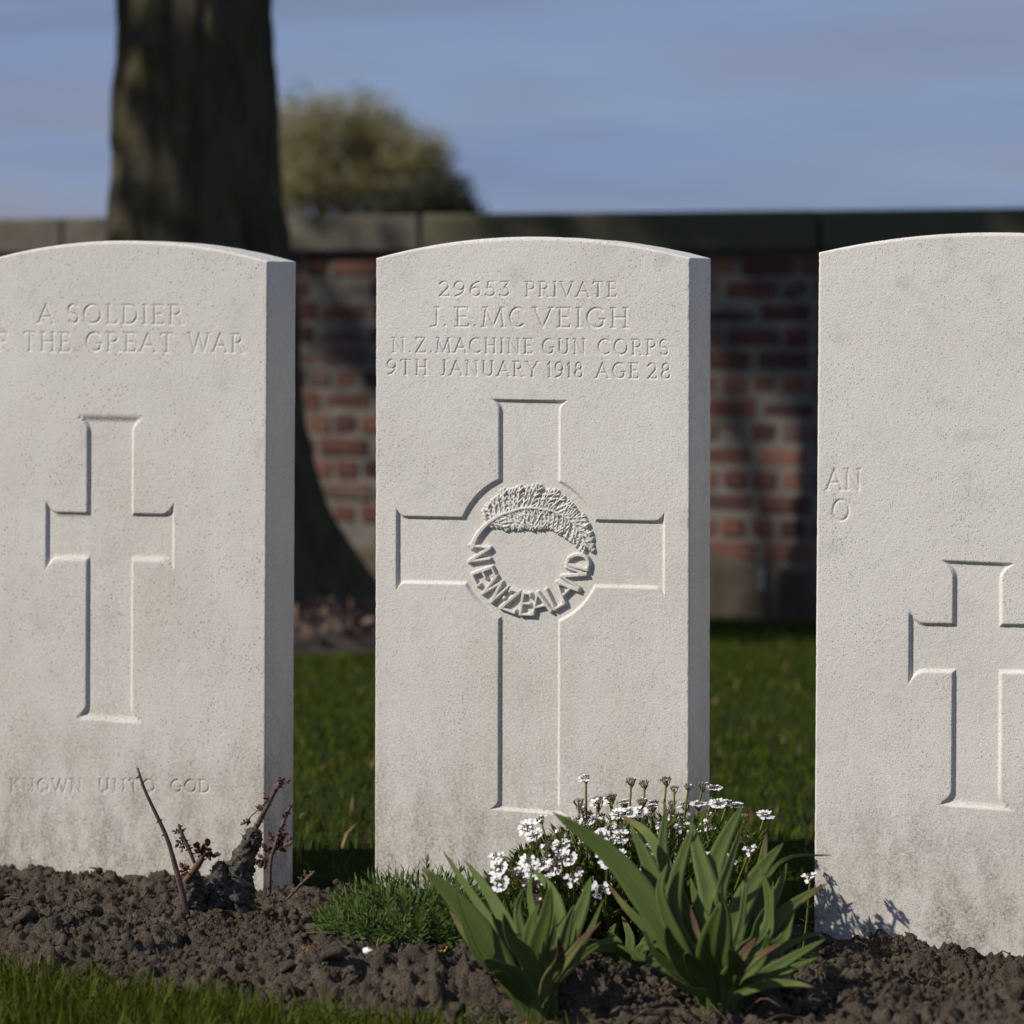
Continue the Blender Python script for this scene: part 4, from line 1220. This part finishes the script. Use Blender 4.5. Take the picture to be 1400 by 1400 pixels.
iris('larger clump of sword-shaped iris leaves with withered tips near the right headstone', 985, 1370, 2.668, [
    ([(925, 1298), (880, 1225), (830, 1165), (755, 1110)], 37, 0.05, 'g', 0.25),
    ([(940, 1310), (910, 1245), (888, 1185), (862, 1128)], 32, 0.06, 'g', 0.35),
    ([(950, 1300), (920, 1235), (906, 1170), (911, 1099)], 25, 0.09, 'g', -0.3),
    ([(945, 1310), (920, 1262), (925, 1200), (949, 1124)], 27, 0.03, 'g', 0.3),
    ([(935, 1305), (912, 1255), (902, 1215), (913, 1180)], 22, 0.02, 'g', 0.45),
    ([(985, 1290), (972, 1225), (955, 1165), (944, 1122)], 33, 0.11, 'g', -0.3),
    ([(978, 1280), (970, 1215), (985, 1160), (1016, 1099)], 33, 0.12, 'g', 0.25),
    ([(990, 1290), (985, 1228), (998, 1182), (1015, 1128)], 19, 0.10, 'g', -0.55),
    ([(1000, 1290), (1015, 1235), (1040, 1190), (1071, 1152)], 32, 0.09, 'g', 0.3),
    ([(1012, 1300), (1045, 1250), (1064, 1215), (1076, 1180)], 21, 0.10, 'g', 0.5),
    ([(1010, 1320), (1048, 1275), (1052, 1230), (1038, 1184)], 22, 0.04, 'g', 0.4),
    ([(1015, 1320), (1050, 1280), (1055, 1245), (1057, 1205)], 12, 0.03, 'g', 0.8),
    ([(978, 1345), (968, 1310), (972, 1275), (986, 1234)], 33, -0.05, 'g', 0.3),
    ([(985, 1330), (990, 1280), (990, 1245), (980, 1216)], 27, 0.00, 'g', -0.35),
    ([(958, 1345), (935, 1318), (918, 1290), (910, 1264)], 28, -0.04, 'g', 0.35),
    ([(968, 1350), (955, 1330), (942, 1310), (940, 1302)], 26, -0.06, 'g', 0.4),
    ([(995, 1345), (1006, 1325), (1002, 1308), (995, 1298)], 28, -0.06, 'g', -0.3),
    ([(1008, 1345), (1035, 1318), (1046, 1300), (1050, 1277)], 20, -0.03, 'g', 0.4),
    ([(1010, 1330), (1046, 1275), (1080, 1240), (1130, 1208)], 23, 0.05, 'd', 0.35),
    ([(1012, 1345), (1050, 1310), (1085, 1288), (1127, 1273)], 12, 0.04, 'g', 0.6),
    ([(1010, 1352), (1052, 1328), (1090, 1305), (1130, 1283)], 17, 0.0, 'g', 0.4),
    ([(1012, 1358), (1050, 1342), (1090, 1320), (1122, 1308)], 13, -0.01, 'g', 0.6),
    ([(1005, 1365), (1040, 1348), (1080, 1344), (1114, 1350)], 14, -0.05, 'd', 0.4),
    ([(960, 1355), (915, 1325), (880, 1310), (844, 1292)], 15, 0.03, 'g', 0.5),
    ([(955, 1350), (920, 1325), (892, 1298), (878, 1266)], 15, -0.01, 'g', 0.6),
    ([(935, 1320), (890, 1275), (855, 1240), (831, 1208)], 17, 0.05, 'd', 0.5),
    ([(950, 1290), (915, 1195), (885, 1140), (846, 1113)], 21, 0.15, 'd', 0.3),
    ([(995, 1320), (1012, 1270), (1018, 1225), (1021, 1183)], 13, 0.05, 'd', -0.5),
    ([(1002, 1345), (1018, 1322), (1040, 1305), (1072, 1288)], 14, -0.05, 'w', 0.5),
    ([(1000, 1335), (1015, 1308), (1028, 1290), (1034, 1283)], 20, -0.02, 'w', 0.4),
    ([(968, 1345), (958, 1300), (950, 1262), (938, 1228)], 13, 0.02, 'w', 0.5),
    ([(1005, 1300), (1030, 1230), (1042, 1180), (1048, 1140)], 20, 0.17, 'd', -0.3),
    ([(1030, 1270), (1050, 1200), (1080, 1172), (1136, 1169)], 7, 0.16, 'g', 0.7),
    ([(975, 1362), (950, 1356), (925, 1345), (905, 1328)], 11, -0.07, 'g', 0.5),
    ([(982, 1310), (965, 1265), (953, 1235), (944, 1200)], 22, 0.04, 'g', 0.3),
    ([(1008, 1310), (1030, 1285), (1036, 1262), (1046, 1240)], 16, 0.0, 'g', -0.6),
    ([(1020, 1315), (1066, 1290), (1078, 1262), (1088, 1226)], 20, 0.07, 'g', 0.4),
])
iris('low iris leaves lying between the two larger clumps', 862, 1312, 2.86, [
    ([(840, 1302), (810, 1290), (785, 1290)], 16, -0.02, 'g', 0.4),
    ([(845, 1296), (835, 1278), (842, 1262)], 16, 0.02, 'g', 0.4),
    ([(875, 1300), (895, 1292), (915, 1290)], 14, -0.02, 'g', 0.4),
    ([(850, 1300), (830, 1296), (806, 1305)], 16, -0.04, 'g', 0.4),
    ([(862, 1290), (858, 1270), (850, 1252)], 14, 0.02, 'd', 0.4),
    ([(880, 1296), (890, 1275), (885, 1255)], 14, 0.0, 'g', 0.4),
])

# ------------------------------------------------------------------ candytuft
def petal(mb, o, d, up, ln, wd, m):
    s = np.cross(d, up); s /= np.linalg.norm(s) + 1e-9
    pts = [o, o + d * ln * .35 + s * wd * .42, o + d * ln * .8 + s * wd * .5, o + d * ln + up * ln * .06, o + d * ln * .8 - s * wd * .5, o + d * ln * .35 - s * wd * .42]
    mid = o + d * ln * .6 - up * ln * 0.08
    mb.add(np.array(pts + [mid]), None, [(k, (k + 1) % 6, 6) for k in range(6)], None, m)
octa_v = np.array([(1, 0, 0), (-1, 0, 0), (0, 1, 0), (0, -1, 0), (0, 0, 1), (0, 0, -1)], float)
octa_t = [(0, 2, 4), (2, 1, 4), (1, 3, 4), (3, 0, 4), (2, 0, 5), (1, 2, 5), (3, 1, 5), (0, 3, 5)]
def flower_head(seed, white):
    r = random.Random(seed); mb = MB()
    nb = 16
    for k in range(nb):
        a = k * 2.4; rr = 0.0065 * math.sqrt(k / nb)
        c = np.array([rr * math.cos(a), rr * math.sin(a), 0.0035 - rr * rr * 40 + r.uniform(-.0006, .0006)])
        mb.add(octa_v * r.uniform(.0010, .0018) + c, None, octa_t, None, 1)
        if white < 0.4 and k % 2 == 0:
            mb.add(octa_v * [.0010, .0010, .0014] + c + [0, 0, .0012], None, octa_t, None, 1)
    for k in range(8):
        a = k * 0.785 + r.uniform(-.28, .28)
        d = np.array([math.cos(a), math.sin(a), 0])
        c = d * 0.0052 + [0, 0, 0.0012]
        # pedicel
        tube(mb, [np.array([0, 0, -0.007]), d * 0.004 + [0, 0, -0.002], c], [.0006, .0005, .0005], 4, 2, 0, False)
        if r.random() > white: continue
        up = np.array([0, 0, 1.0]) + d * 0.35; up /= np.linalg.norm(up)
        for da, ln in ((-0.42, .0066), (0.42, .0066), (1.9, .0034), (-1.9, .0034)):
            dd = np.array([math.cos(a + da), math.sin(a + da), r.uniform(-.25, .12)]); dd /= np.linalg.norm(dd)
            petal(mb, c + up * .0010, dd, up, ln * r.uniform(.75, 1.15), ln * .60, 0)
        mb.add(octa_v * .0008 + c + up * .0014, None, octa_t, None, 1)
    for k in range(2 if white < .4 else 5):
        if r.random() < white + 0.1:
            a = r.uniform(0, 6.28); d = np.array([math.cos(a), math.sin(a), .2])
            petal(mb, d * .002 + [0, 0, .004], d, np.array([0, 0, 1.0]), .004, .003, 0)
    me = mb.mesh('flower_head', False)
    for m in (M['petal'], M['bud'], M['stem']): me.materials.append(m)
    return me
heads_w = [flower_head(i, 0.90) for i in range(5)]
heads_m = [flower_head(20 + i, 0.50) for i in range(3)]
heads_b = [flower_head(40 + i, 0.06) for i in range(4)]
HD = [(801, 1060, 'm'), (791, 1092, 'w'), (817, 1089, 'b'), (834, 1089, 'm'), (854, 1094, 'w'), (722, 1128, 'w'), (739, 1116, 'm'), (730, 1137, 'w'), (731, 1148, 'b'),
      (750, 1152, 'b'), (748, 1166, 'b'), (767, 1152, 'w'), (776, 1169, 'w'), (820, 1120, 'b'), (793, 1130, 'b'), (784, 1126, 'm'), (775, 1117, 'b'), (845, 1128, 'w'),
      (822, 1145, 'w'), (846, 1167, 'w'), (828, 1162, 'm'), (743, 1198, 'm'), (785, 1196, 'm'), (711, 1191, 'b'), (682, 1182, 'w'), (680, 1168, 'm'), (683, 1202, 'w'),
      (719, 1205, 'b'), (735, 1224, 'b'), (821, 1212, 'w'), (743, 1174, 'b'), (793, 1187, 'b'), (863, 1064, 'b'), (881, 1067, 'b'), (911, 1063, 'b'), (922, 1074, 'b'),
      (941, 1071, 'b'), (961, 1070, 'b'), (976, 1074, 'w'), (879, 1092, 'b'), (891, 1100, 'w'), (874, 1106, 'w'), (858, 1108, 'w'), (919, 1094, 'b'), (937, 1097, 'w'),
      (955, 1096, 'w'), (931, 1112, 'w'), (981, 1095, 'w'), (1006, 1098, 'w'), (994, 1095, 'w'), (969, 1112, 'b'), (970, 1123, 'm'), (1046, 1111, 'w'), (1026, 1157, 'm'),
      (886, 1158, 'w'), (817, 1120, 'b'), (905, 1122, 'm'), (949, 1132, 'm'), (866, 1140, 'b'), (803, 1108, 'b'), (768, 1132, 'b'), (758, 1180, 'm'), (1108, 1195, 'm')]
for k in range(46):
    u = random.uniform(692, 1022)
    vt = float(np.interp(u, [690, 720, 790, 860, 960, 1022], [1172, 1128, 1092, 1082, 1080, 1104]))
    HD.append((u, vt + random.random() * 88, random.choice('wwmbbb')))
cb = at(862, 1262, 2.99)
candy = empty('candytuft', (cb[0], cb[1], bz(cb[0], cb[1])))
tag(candy, 'candytuft with white flower heads and brown buds before the middle headstone', 'flowering plant')
co_ = np.array(candy.location[:])
leafm = MB()
def small_leaf(mb, o, d, up, ln, wd):
    s = np.cross(d, up); s /= np.linalg.norm(s) + 1e-9
    mb.add(np.array([o, o + d * ln * .55 + s * wd * .5, o + d * ln - up * ln * .05, o + d * ln * .55 - s * wd * .5]), [(0, 1, 2, 3)], None)
for k, (u, v, kd) in enumerate(HD):
    d = 3.04 + random.uniform(-0.05, 0.04) - max(0, (v - 1105)) * 0.0019
    if u > 1040: d = 3.0
    if u > 1100: d = 2.93
    tip = at(u, v, d) + [0, 0, -0.004]
    ub = 862 + (u - 862) * 0.62 + random.uniform(-14, 14)
    b = at(ub, 1262, 3.0 + random.uniform(-0.05, 0.05)); b[2] = bz(b[0], b[1])
    if u > 1100: b = at(1090, 1270, 2.95); b[2] = bz(b[0], b[1])
    mid = (b + tip) / 2 + [random.uniform(-.008, .008), 0, -0.010]
    C = curve([b, mid, tip], 9)
    mb = MB(); tube(mb, C - co_, np.linspace(.0016, .0012, 9), 6, 0, 0.1)
    s_o = link('stem', mb.mesh('stem'), M['stem'], candy)
    me = random.choice({'w': heads_w, 'm': heads_m, 'b': heads_b}[kd])
    h = link('flower_head', me, None, s_o, C[-1] - co_)
    td = C[-1] - C[-3]; td /= np.linalg.norm(td)
    camdir = np.array([CAM[0], CAM[1], ZC]) - tip; camdir /= np.linalg.norm(camdir)
    axis_ = td * 0.9 + camdir * (random.uniform(0.05, 0.45) + (0.45 if v > 1120 else 0)) + SUN * 0.25
    h.rotation_euler = Vector(axis_).to_track_quat('Z', 'Y').to_euler()
    sc = random.uniform(0.78, 1.02) if kd == 'w' else random.uniform(0.68, 0.95)
    if u > 1100: sc = 0.8
    h.scale = (sc, sc, sc)
    for j in range(22):
        t = random.uniform(0.15, 0.97); i = int(t * 8); o_ = C[i] - co_
        a = random.uniform(0, 6.28); dr = np.array([math.cos(a), math.sin(a), random.uniform(.25, 1.1)]); dr /= np.linalg.norm(dr)
        if t > 0.8: small_leaf(leafm, o_, dr, np.array([0, 0, 1.0]), random.uniform(.004, .008), .0014)
        else: small_leaf(leafm, o_, dr, np.array([0, 0, 1.0]), random.uniform(.010, .020), random.uniform(.0022, .0036))
for k in range(6500):
    u = random.uniform(668, 1040); d = 3.03 + random.uniform(-.09, .09)
    vt = float(np.interp(u, [668, 720, 790, 960, 1040], [1205, 1165, 1130, 1122, 1150]))
    v = random.uniform(vt, 1275)
    p_ = at(u, v, d)
    if p_[2] < bz(p_[0], p_[1]): p_[2] = bz(p_[0], p_[1]) + 0.004
    if p_[1] > -0.008: continue
    a = random.uniform(0, 6.28); dr = np.array([math.cos(a) * .7, math.sin(a) * .7, random.uniform(.2, 1.2)]); dr /= np.linalg.norm(dr)
    small_leaf(leafm, p_ - co_, dr, np.array([0, 0, 1.0]), random.uniform(.012, .022), random.uniform(.0024, .004))
o = link('foliage', leafm.mesh('foliage'), M['candy'], candy); o['kind'] = 'stuff'

# ------------------------------------------------------------------ cushion plant
ub0 = at(572, 1255, 3.0)
cush = empty('cushion_plant', (ub0[0], ub0[1], bz(ub0[0], ub0[1])))
tag(cush, 'low green cushion plant with narrow leaves at the left foot of the middle headstone', 'plant')
c0 = np.array(cush.location[:])
lm = MB()
for k in range(620):
    # rosettes over a flattened dome that spreads to both sides
    a = random.uniform(0, 6.28); rr = math.sqrt(random.random())
    lx = math.cos(a) * rr; ly = math.sin(a) * rr
    uu = 596 + lx * 142; dd = 2.985 + ly * 0.125
    dome = math.sqrt(max(0, 1 - rr * rr))
    p_ = at(uu, 1250, dd); zt = bz(p_[0], p_[1])
    if p_[1] > -0.012: continue
    hh = (0.014 + 0.044 * dome * (1.0 if uu < 640 else 0.9)) * random.uniform(.55, 1.15)
    out = np.array([lx * RT[0] + ly * FW[0], lx * RT[1] + ly * FW[1], 0])
    axis_ = np.array([0, 0, 1.0]) * (0.35 + dome) + out * 0.9 + np.array([random.uniform(-.3, .3), random.uniform(-.3, .3), 0])
    axis_ /= np.linalg.norm(axis_)
    root_ = np.array([p_[0], p_[1], zt - 0.004 + hh * 0.3]) - c0
    e1 = np.cross(axis_, [0.3, 0.9, 0.1]); e1 /= np.linalg.norm(e1); e2 = np.cross(axis_, e1)
    for j in range(13):
        b_ = j * 2.4; t = j / 13
        spread = 0.95 - 0.65 * t
        d_ = axis_ * (1 - spread * 0.55) + (e1 * math.cos(b_) + e2 * math.sin(b_)) * spread
        d_ /= np.linalg.norm(d_)
        small_leaf(lm, root_ + axis_ * (hh * (0.3 + 0.7 * t)), d_, axis_, random.uniform(.010, .019), random.uniform(.0020, .0034))
o = link('foliage', lm.mesh('foliage'), M['cushion'], cush); o['kind'] = 'stuff'

# ------------------------------------------------------------------ rose bush
RD = 3.13
rb = at(330, 1232, RD)
rose = empty('rose_bush', (rb[0], rb[1], bz(rb[0], rb[1])))
tag(rose, 'pruned thorny rose bush with red young leaves before the left headstone', 'rose bush')
r0 = np.array(rose.location[:])
def cane(pts, rad, mat, name='stem', n=16, thorns=10, jag=0.18, depth=RD, sides=9):
    P = curve([at(u, v, depth + dz) - r0 for u, v, dz in pts], n)
    rr = np.interp(np.linspace(0, 1, n), np.linspace(0, 1, len(rad)), np.array(rad) / FPX * depth)
    mb = MB(); tube(mb, P, rr, sides, 0, jag)
    for k in range(thorns):
        i = random.randrange(1, n - 1); a = random.uniform(0, 6.28)
        t = P[i + 1] - P[i]; t /= np.linalg.norm(t)
        s = np.cross(t, [math.cos(a), math.sin(a), 0.3]); s /= np.linalg.norm(s)
        b = P[i] + s * rr[i] * 0.7; l = random.uniform(.0025, .005)
        w = np.cross(s, t) * .0009
        mb.add(np.array([b + t * .0017, b - t * .0017, b + w, b - w, b + s * l - t * .001]), None, [(0, 2, 4), (2, 1, 4), (1, 3, 4), (3, 0, 4)])
    return link(name, mb.mesh(name), mat, rose), P
def rose_leaf(par, uv0, ang, ln, wd, mat, depth=RD, dz=0.0, curl=0.3):
    """a young leaf: crinkled toothed leaflets on a short stalk"""
    p = at(uv0[0], uv0[1], depth + dz) - r0
    a = R(ang); rt = np.array([RT[0], RT[1], 0]); fw = np.array([FW[0], FW[1], 0])
    mb = MB(); L0, W0 = ln / FPX * depth, wd / FPX * depth
    d0 = rt * math.cos(a) + np.array([0, 0, 1.0]) * math.sin(a) + fw * random.uniform(-.4, .4); d0 /= np.linalg.norm(d0)
    tube(mb, [p, p + d0 * L0 * .3, p + d0 * L0 * .62], [.0007, .0006, .0005], 5)
    for (t0, da, sc) in ((.55, 0, .55), (.35, 55, .42), (.35, -55, .42), (.12, 70, .34), (.12, -65, .34)):
        if sc < .4 and random.random() < .4: continue
        b = a + R(da + random.uniform(-18, 18))
        d = rt * math.cos(b) + np.array([0, 0, 1.0]) * math.sin(b) + fw * random.uniform(-.7, .7); d /= np.linalg.norm(d)
        q = fw + np.array([random.uniform(-.8, .8), random.uniform(-.3, .3), random.uniform(-.8, .8)])
        s = np.cross(d, q); s /= np.linalg.norm(s); f = np.cross(s, d)
        L_, W_ = L0 * sc, min(W0 * .75, L0 * sc * .62)
        o = p + d0 * L0 * t0; V = []; n = 10
        for i in range(n + 1):
            t = i / n; w = W_ * max(math.sin(math.pi * min(t * .95 + .05, 1)), 0) ** .8 * (1 + (.18 if i % 2 else -.18))
            c = o + d * L_ * t + f * (curl * L_ * (t * t - t) + random.uniform(-.05, .05) * L_)
            V += [c - s * w * .5 + f * w * random.uniform(.15, .5), c, c + s * w * .5 + f * w * random.uniform(.15, .5)]
        Q = []
        for i in range(n):
            for k in range(2): Q.append((i * 3 + k, i * 3 + k + 1, i * 3 + k + 4, i * 3 + k + 3))
        mb.add(V, Q)
    return link('leaf', mb.mesh('leaf', False), mat, par)
# gnarled stump
def gnarl(name, ctrl, radii, seed, rows=44, sides=40, amp=0.40):
    P = curve([at(u, v, RD + dz) - r0 for u, v, dz in ctrl], rows)
    rr = np.interp(np.linspace(0, 1, rows), np.linspace(0, 1, len(radii)), np.array(radii) / FPX * RD)
    mb = MB(); tube(mb, P, rr, sides, 0, 0)
    V = mb.v[0]; g = np.random.default_rng(seed)
    nz = 0.6 * (fbm(V[:, 0] * 100 + 7, V[:, 2] * 90 + V[:, 1] * 60, 3, seed) - 0.5) + 0.6 * (fbm(V[:, 0] * 330 + 7, V[:, 2] * 200 + V[:, 1] * 200, 3, seed + 3) - 0.5)
    cen = np.vstack([np.repeat(P, sides, 0), P[-1:]])
    mb.v[0] = cen + (V - cen) * (1 + amp * 2.4 * nz + amp * 0.5 * (g.random(len(V)) - .5))[:, None]
    # peeling flakes of bark and short spurs
    base_v = mb.v[0]
    for k in range(70):
        i = g.integers(0, len(base_v) - sides); c = base_v[i]; o = c - cen[i]; o /= np.linalg.norm(o) + 1e-9
        t = g.normal(size=3) + [0, 0, 1.6]; t /= np.linalg.norm(t); w = np.cross(t, o); l = g.uniform(.002, .006)
        tip = c + t * l + o * g.uniform(.0005, .0045)
        mb.add([c - w * l * .4, c + w * l * .4, tip, c + o * -.001], None, [(0, 1, 2), (1, 3, 2), (3, 0, 2)])
    return link(name, mb.mesh(name, False), M['rose_wood'], rose)
gnarl('stump', [(318, 1240, 0), (322, 1212, 0), (328, 1190, .005), (338, 1165, .01), (345, 1146, .01), (348, 1134, .01)], [27, 25, 20, 15, 12, 9], 5)
gnarl('stump', [(300, 1235, -.01), (300, 1212, -.01), (300, 1190, -.005), (302, 1180, 0)], [19, 16, 11, 6], 6)
gnarl('stump', [(262, 1240, -.02), (264, 1220, -.02), (266, 1205, -.02), (268, 1196, -.02)], [20, 19, 14, 8], 7)
s1, _ = cane([(343, 1142, .01), (352, 1128, .01), (362, 1108, .01), (375, 1083, .015), (384, 1070, .015)], [4.2, 4.0, 3.6, 3.2, 3.6], M['rose_stem'], thorns=16)
s2, _ = cane([(368, 1222, -.02), (369, 1195, -.02), (371, 1172, -.02), (378, 1150, -.02), (387, 1125, -.015), (397, 1103, -.01)], [3.2, 3.0, 2.6, 2.6, 2.6, 2.0], M['rose_stem'], thorns=18)
s3, _ = cane([(253, 1206, -.03), (264, 1192, -.03), (272, 1180, -.03), (277, 1172, -.03)], [5, 5, 5, 3.5], M['rose_green'], thorns=3)
s4, _ = cane([(266, 1180, -.02), (258, 1160, -.02), (250, 1143, -.02), (244, 1127, -.02)], [2.4, 2.6, 2.6, 1.8], M['rose_stem'], thorns=14)
s5, _ = cane([(258, 1262, -.05), (250, 1225, -.05), (240, 1185, -.05), (226, 1140, -.05), (200, 1085, -.05), (188, 1050, -.05)], [5, 4.5, 3.6, 3, 2.2, 1.5], M['rose_stem'], thorns=12)
s6, _ = cane([(392, 1230, -.03), (404, 1217, -.03), (418, 1203, -.03), (430, 1192, -.03)], [1.5, 2.0, 2.2, 2.4], M['rose_stem'], thorns=6)
s7, _ = cane([(284, 1222, -.04), (276, 1204, -.04), (270, 1190, -.04)], [2, 2, 1.5], M['rose_stem'], thorns=4)
s8, _ = cane([(366, 1094, .01), (352, 1108, .01), (343, 1116, .01), (338, 1124, .01)], [0.8, 0.8, 0.8, 0.8], M['rose_dead'], thorns=0)
for (u, v, a, l, w) in ((277, 1174, 110, 24, 15), (279, 1172, 75, 26, 12), (283, 1172, 25, 20, 13), (281, 1168, 130, 22, 12), (280, 1176, 50, 16, 10), (255, 1198, 120, 20, 9), (262, 1190, 150, 14, 8)):
    rose_leaf(s3, (u, v), a, l, w, M['rose_leaf'], dz=-.03)
for (u, v, a, l, w) in ((371, 1170, 120, 20, 11), (373, 1165, 30, 30, 10), (374, 1160, 48, 22, 9), (376, 1152, 125, 17, 8), (379, 1146, 30, 16, 7), (369, 1178, 150, 20, 8), (382, 1140, 60, 14, 6),
                        (366, 1184, 165, 18, 7), (388, 1120, 70, 12, 5), (395, 1106, 50, 10, 5), (374, 1168, 95, 18, 9), (392, 1155, 45, 12, 8)):
    rose_leaf(s2, (u, v), a, l, w, M['rose_leaf'], dz=-.02)
for (u, v, a, l, w) in ((383, 1074, 60, 12, 6), (384, 1072, 100, 11, 5), (388, 1072, 30, 11, 6), (366, 1098, 110, 15, 6), (364, 1106, 150, 12, 7), (352, 1122, 60, 8, 4)):
    rose_leaf(s1, (u, v), a, l, w, M['rose_leaf'], dz=.01)
for (u, v, a, l, w) in ((340, 1122, 200, 13, 9), (342, 1118, 250, 12, 7), (362, 1108, 170, 14, 9)):
    rose_leaf(s8, (u, v), a, l, w, M['rose_dead'], dz=.01)
for (u, v, a, l, w) in ((246, 1138, 170, 12, 5), (250, 1146, 230, 16, 6), (252, 1152, 250, 14, 6), (247, 1136, 20, 8, 4)):
    rose_leaf(s4, (u, v), a, l, w, M['rose_dead'], dz=-.02)
for (u, v, a, l, w) in ((418, 1202, 100, 12, 6), (416, 1204, 150, 10, 5)):
    rose_leaf(s6, (u, v), a, l, w, M['rose_dead'], dz=-.03)
rose_leaf(s1, (348, 1172), -50, 16, 8, M['rose_leaf'], dz=-.02)

# ------------------------------------------------------------------ small things
def ground_at(u, v, y=None):
    d = 2613.0 / (v - YH)
    for _ in range(6):
        p = at(u, v, d); z = bz(p[0], p[1]); d = (ZC - z) * FPX / (v - YH)
    p = at(u, v, d); p[2] = bz(p[0], p[1])
    return p
v, t = ico(3, 77, 0.10)
p = ground_at(504, 1320)
o = link('pebble', mesh_np('pebble', v * [0.0052, 0.0045, 0.0036], None, t), M['pebble'], None, p + [-FW[0] * 0.012, -FW[1] * 0.012, 0.0065])
tag(o, 'small round white pebble on the brown soil', 'pebble')
k = 0
for (u, v_, ang, lab) in ((338, 1235, 0.9, 'curled yellow petal on the soil under the rose bush'), (515, 1303, 1.3, 'curled yellow petal on the soil beside the white pebble'),
                          (418, 1296, 0.1, 'tiny yellow petal lying alone on the open soil'), (604, 1327, 0.4, 'orange petal on the soil left of the smaller iris clump')):
    p = ground_at(u, v_); mb = MB()
    L_ = 0.013 if 'tiny' not in lab else 0.007
    c, s = math.cos(ang), math.sin(ang)
    pts = []
    for i in range(7):
        tt = i / 6; w = 0.0028 * math.sin(math.pi * (tt * .9 + .05))
        x = (tt - .5) * L_; z = 0.003 + 0.004 * (tt - .5) ** 2 * 4 + x * s * 0.8
        ctr = np.array([RT[0] * x * c, RT[1] * x * c, z])
        sd_ = np.array([FW[0], FW[1], 0.5]) * w
        pts += [ctr - sd_, ctr - [0, 0, .0012], ctr + sd_]
    q = []
    for i in range(6):
        for kk in range(2): q.append((i * 3 + kk, i * 3 + kk + 1, i * 3 + kk + 4, i * 3 + kk + 3))
    mb.add(pts, q)
    o = link('fallen_petal', mb.mesh('fallen_petal'), M['petal_yellow'], None, p + [0, 0, 0.003])
    md = o.modifiers.new('thickness', 'SOLIDIFY'); md.thickness = 0.0005
    tag(o, lab, 'petal', 'yellow petals on the soil')
# dry stalks at the foot of the larger iris clump
mb = MB()
for k in range(24):
    p = ground_at(random.uniform(880, 1060), random.uniform(1340, 1398))
    a = random.uniform(0, 6.28); l = random.uniform(.02, .06)
    q = p + [math.cos(a) * l, math.sin(a) * l, random.uniform(0.0, .012)]
    tube(mb, curve([p + [0, 0, .006], (p + q) / 2 + [0, 0, random.uniform(.008, .016)], q + [0, 0, .004]], 6), .0008, 5)
o = link('dry_stalks', mb.mesh('dry_stalks'), M['rose_dead'])
tag(o, 'thin dry stalks scattered on the soil below the larger iris clump', 'dry stalks', kind='stuff')
mb = MB()
for k in range(150):
    x = random.uniform(-1.2, 0.9); y = random.uniform(BED_F + 0.02, BED_B - 0.03); p = np.array([x, y, bz(x, y)])
    a = random.uniform(0, 6.28); l = random.uniform(.008, .035)
    q = p + [math.cos(a) * l, math.sin(a) * l, random.uniform(-.003, .008)]
    tube(mb, [p + [0, 0, .004], (p + q) / 2 + [0, 0, random.uniform(.004, .009)], q + [0, 0, .004]], random.uniform(.0005, .0011), 5)
o = link('soil_debris', mb.mesh('soil_debris'), M['rose_dead'])
tag(o, 'tiny brown rootlets and twigs strewn over the flower bed soil', 'debris', kind='stuff')
# weed at the wall foot
wp = on_plane_y(500, 832, WALL_Y - 0.12)
weed = empty('weed', (wp[0], wp[1], float(ground_z(0, wp[1]))))
tag(weed, 'small green weed at the wall foot between two headstones', 'weed')
mb = MB()
for k in range(60):
    a = random.uniform(0, 6.28); d_ = np.array([math.cos(a) * .6, math.sin(a) * .6, random.uniform(.4, 1.3)]); d_ /= np.linalg.norm(d_)
    small_leaf(mb, np.array([random.uniform(-.05, .05), random.uniform(-.03, .03), 0]), d_, np.array([0, 0, 1.0]), random.uniform(.04, .09), .016)
link('foliage', mb.mesh('foliage'), M['grass_near'], weed)
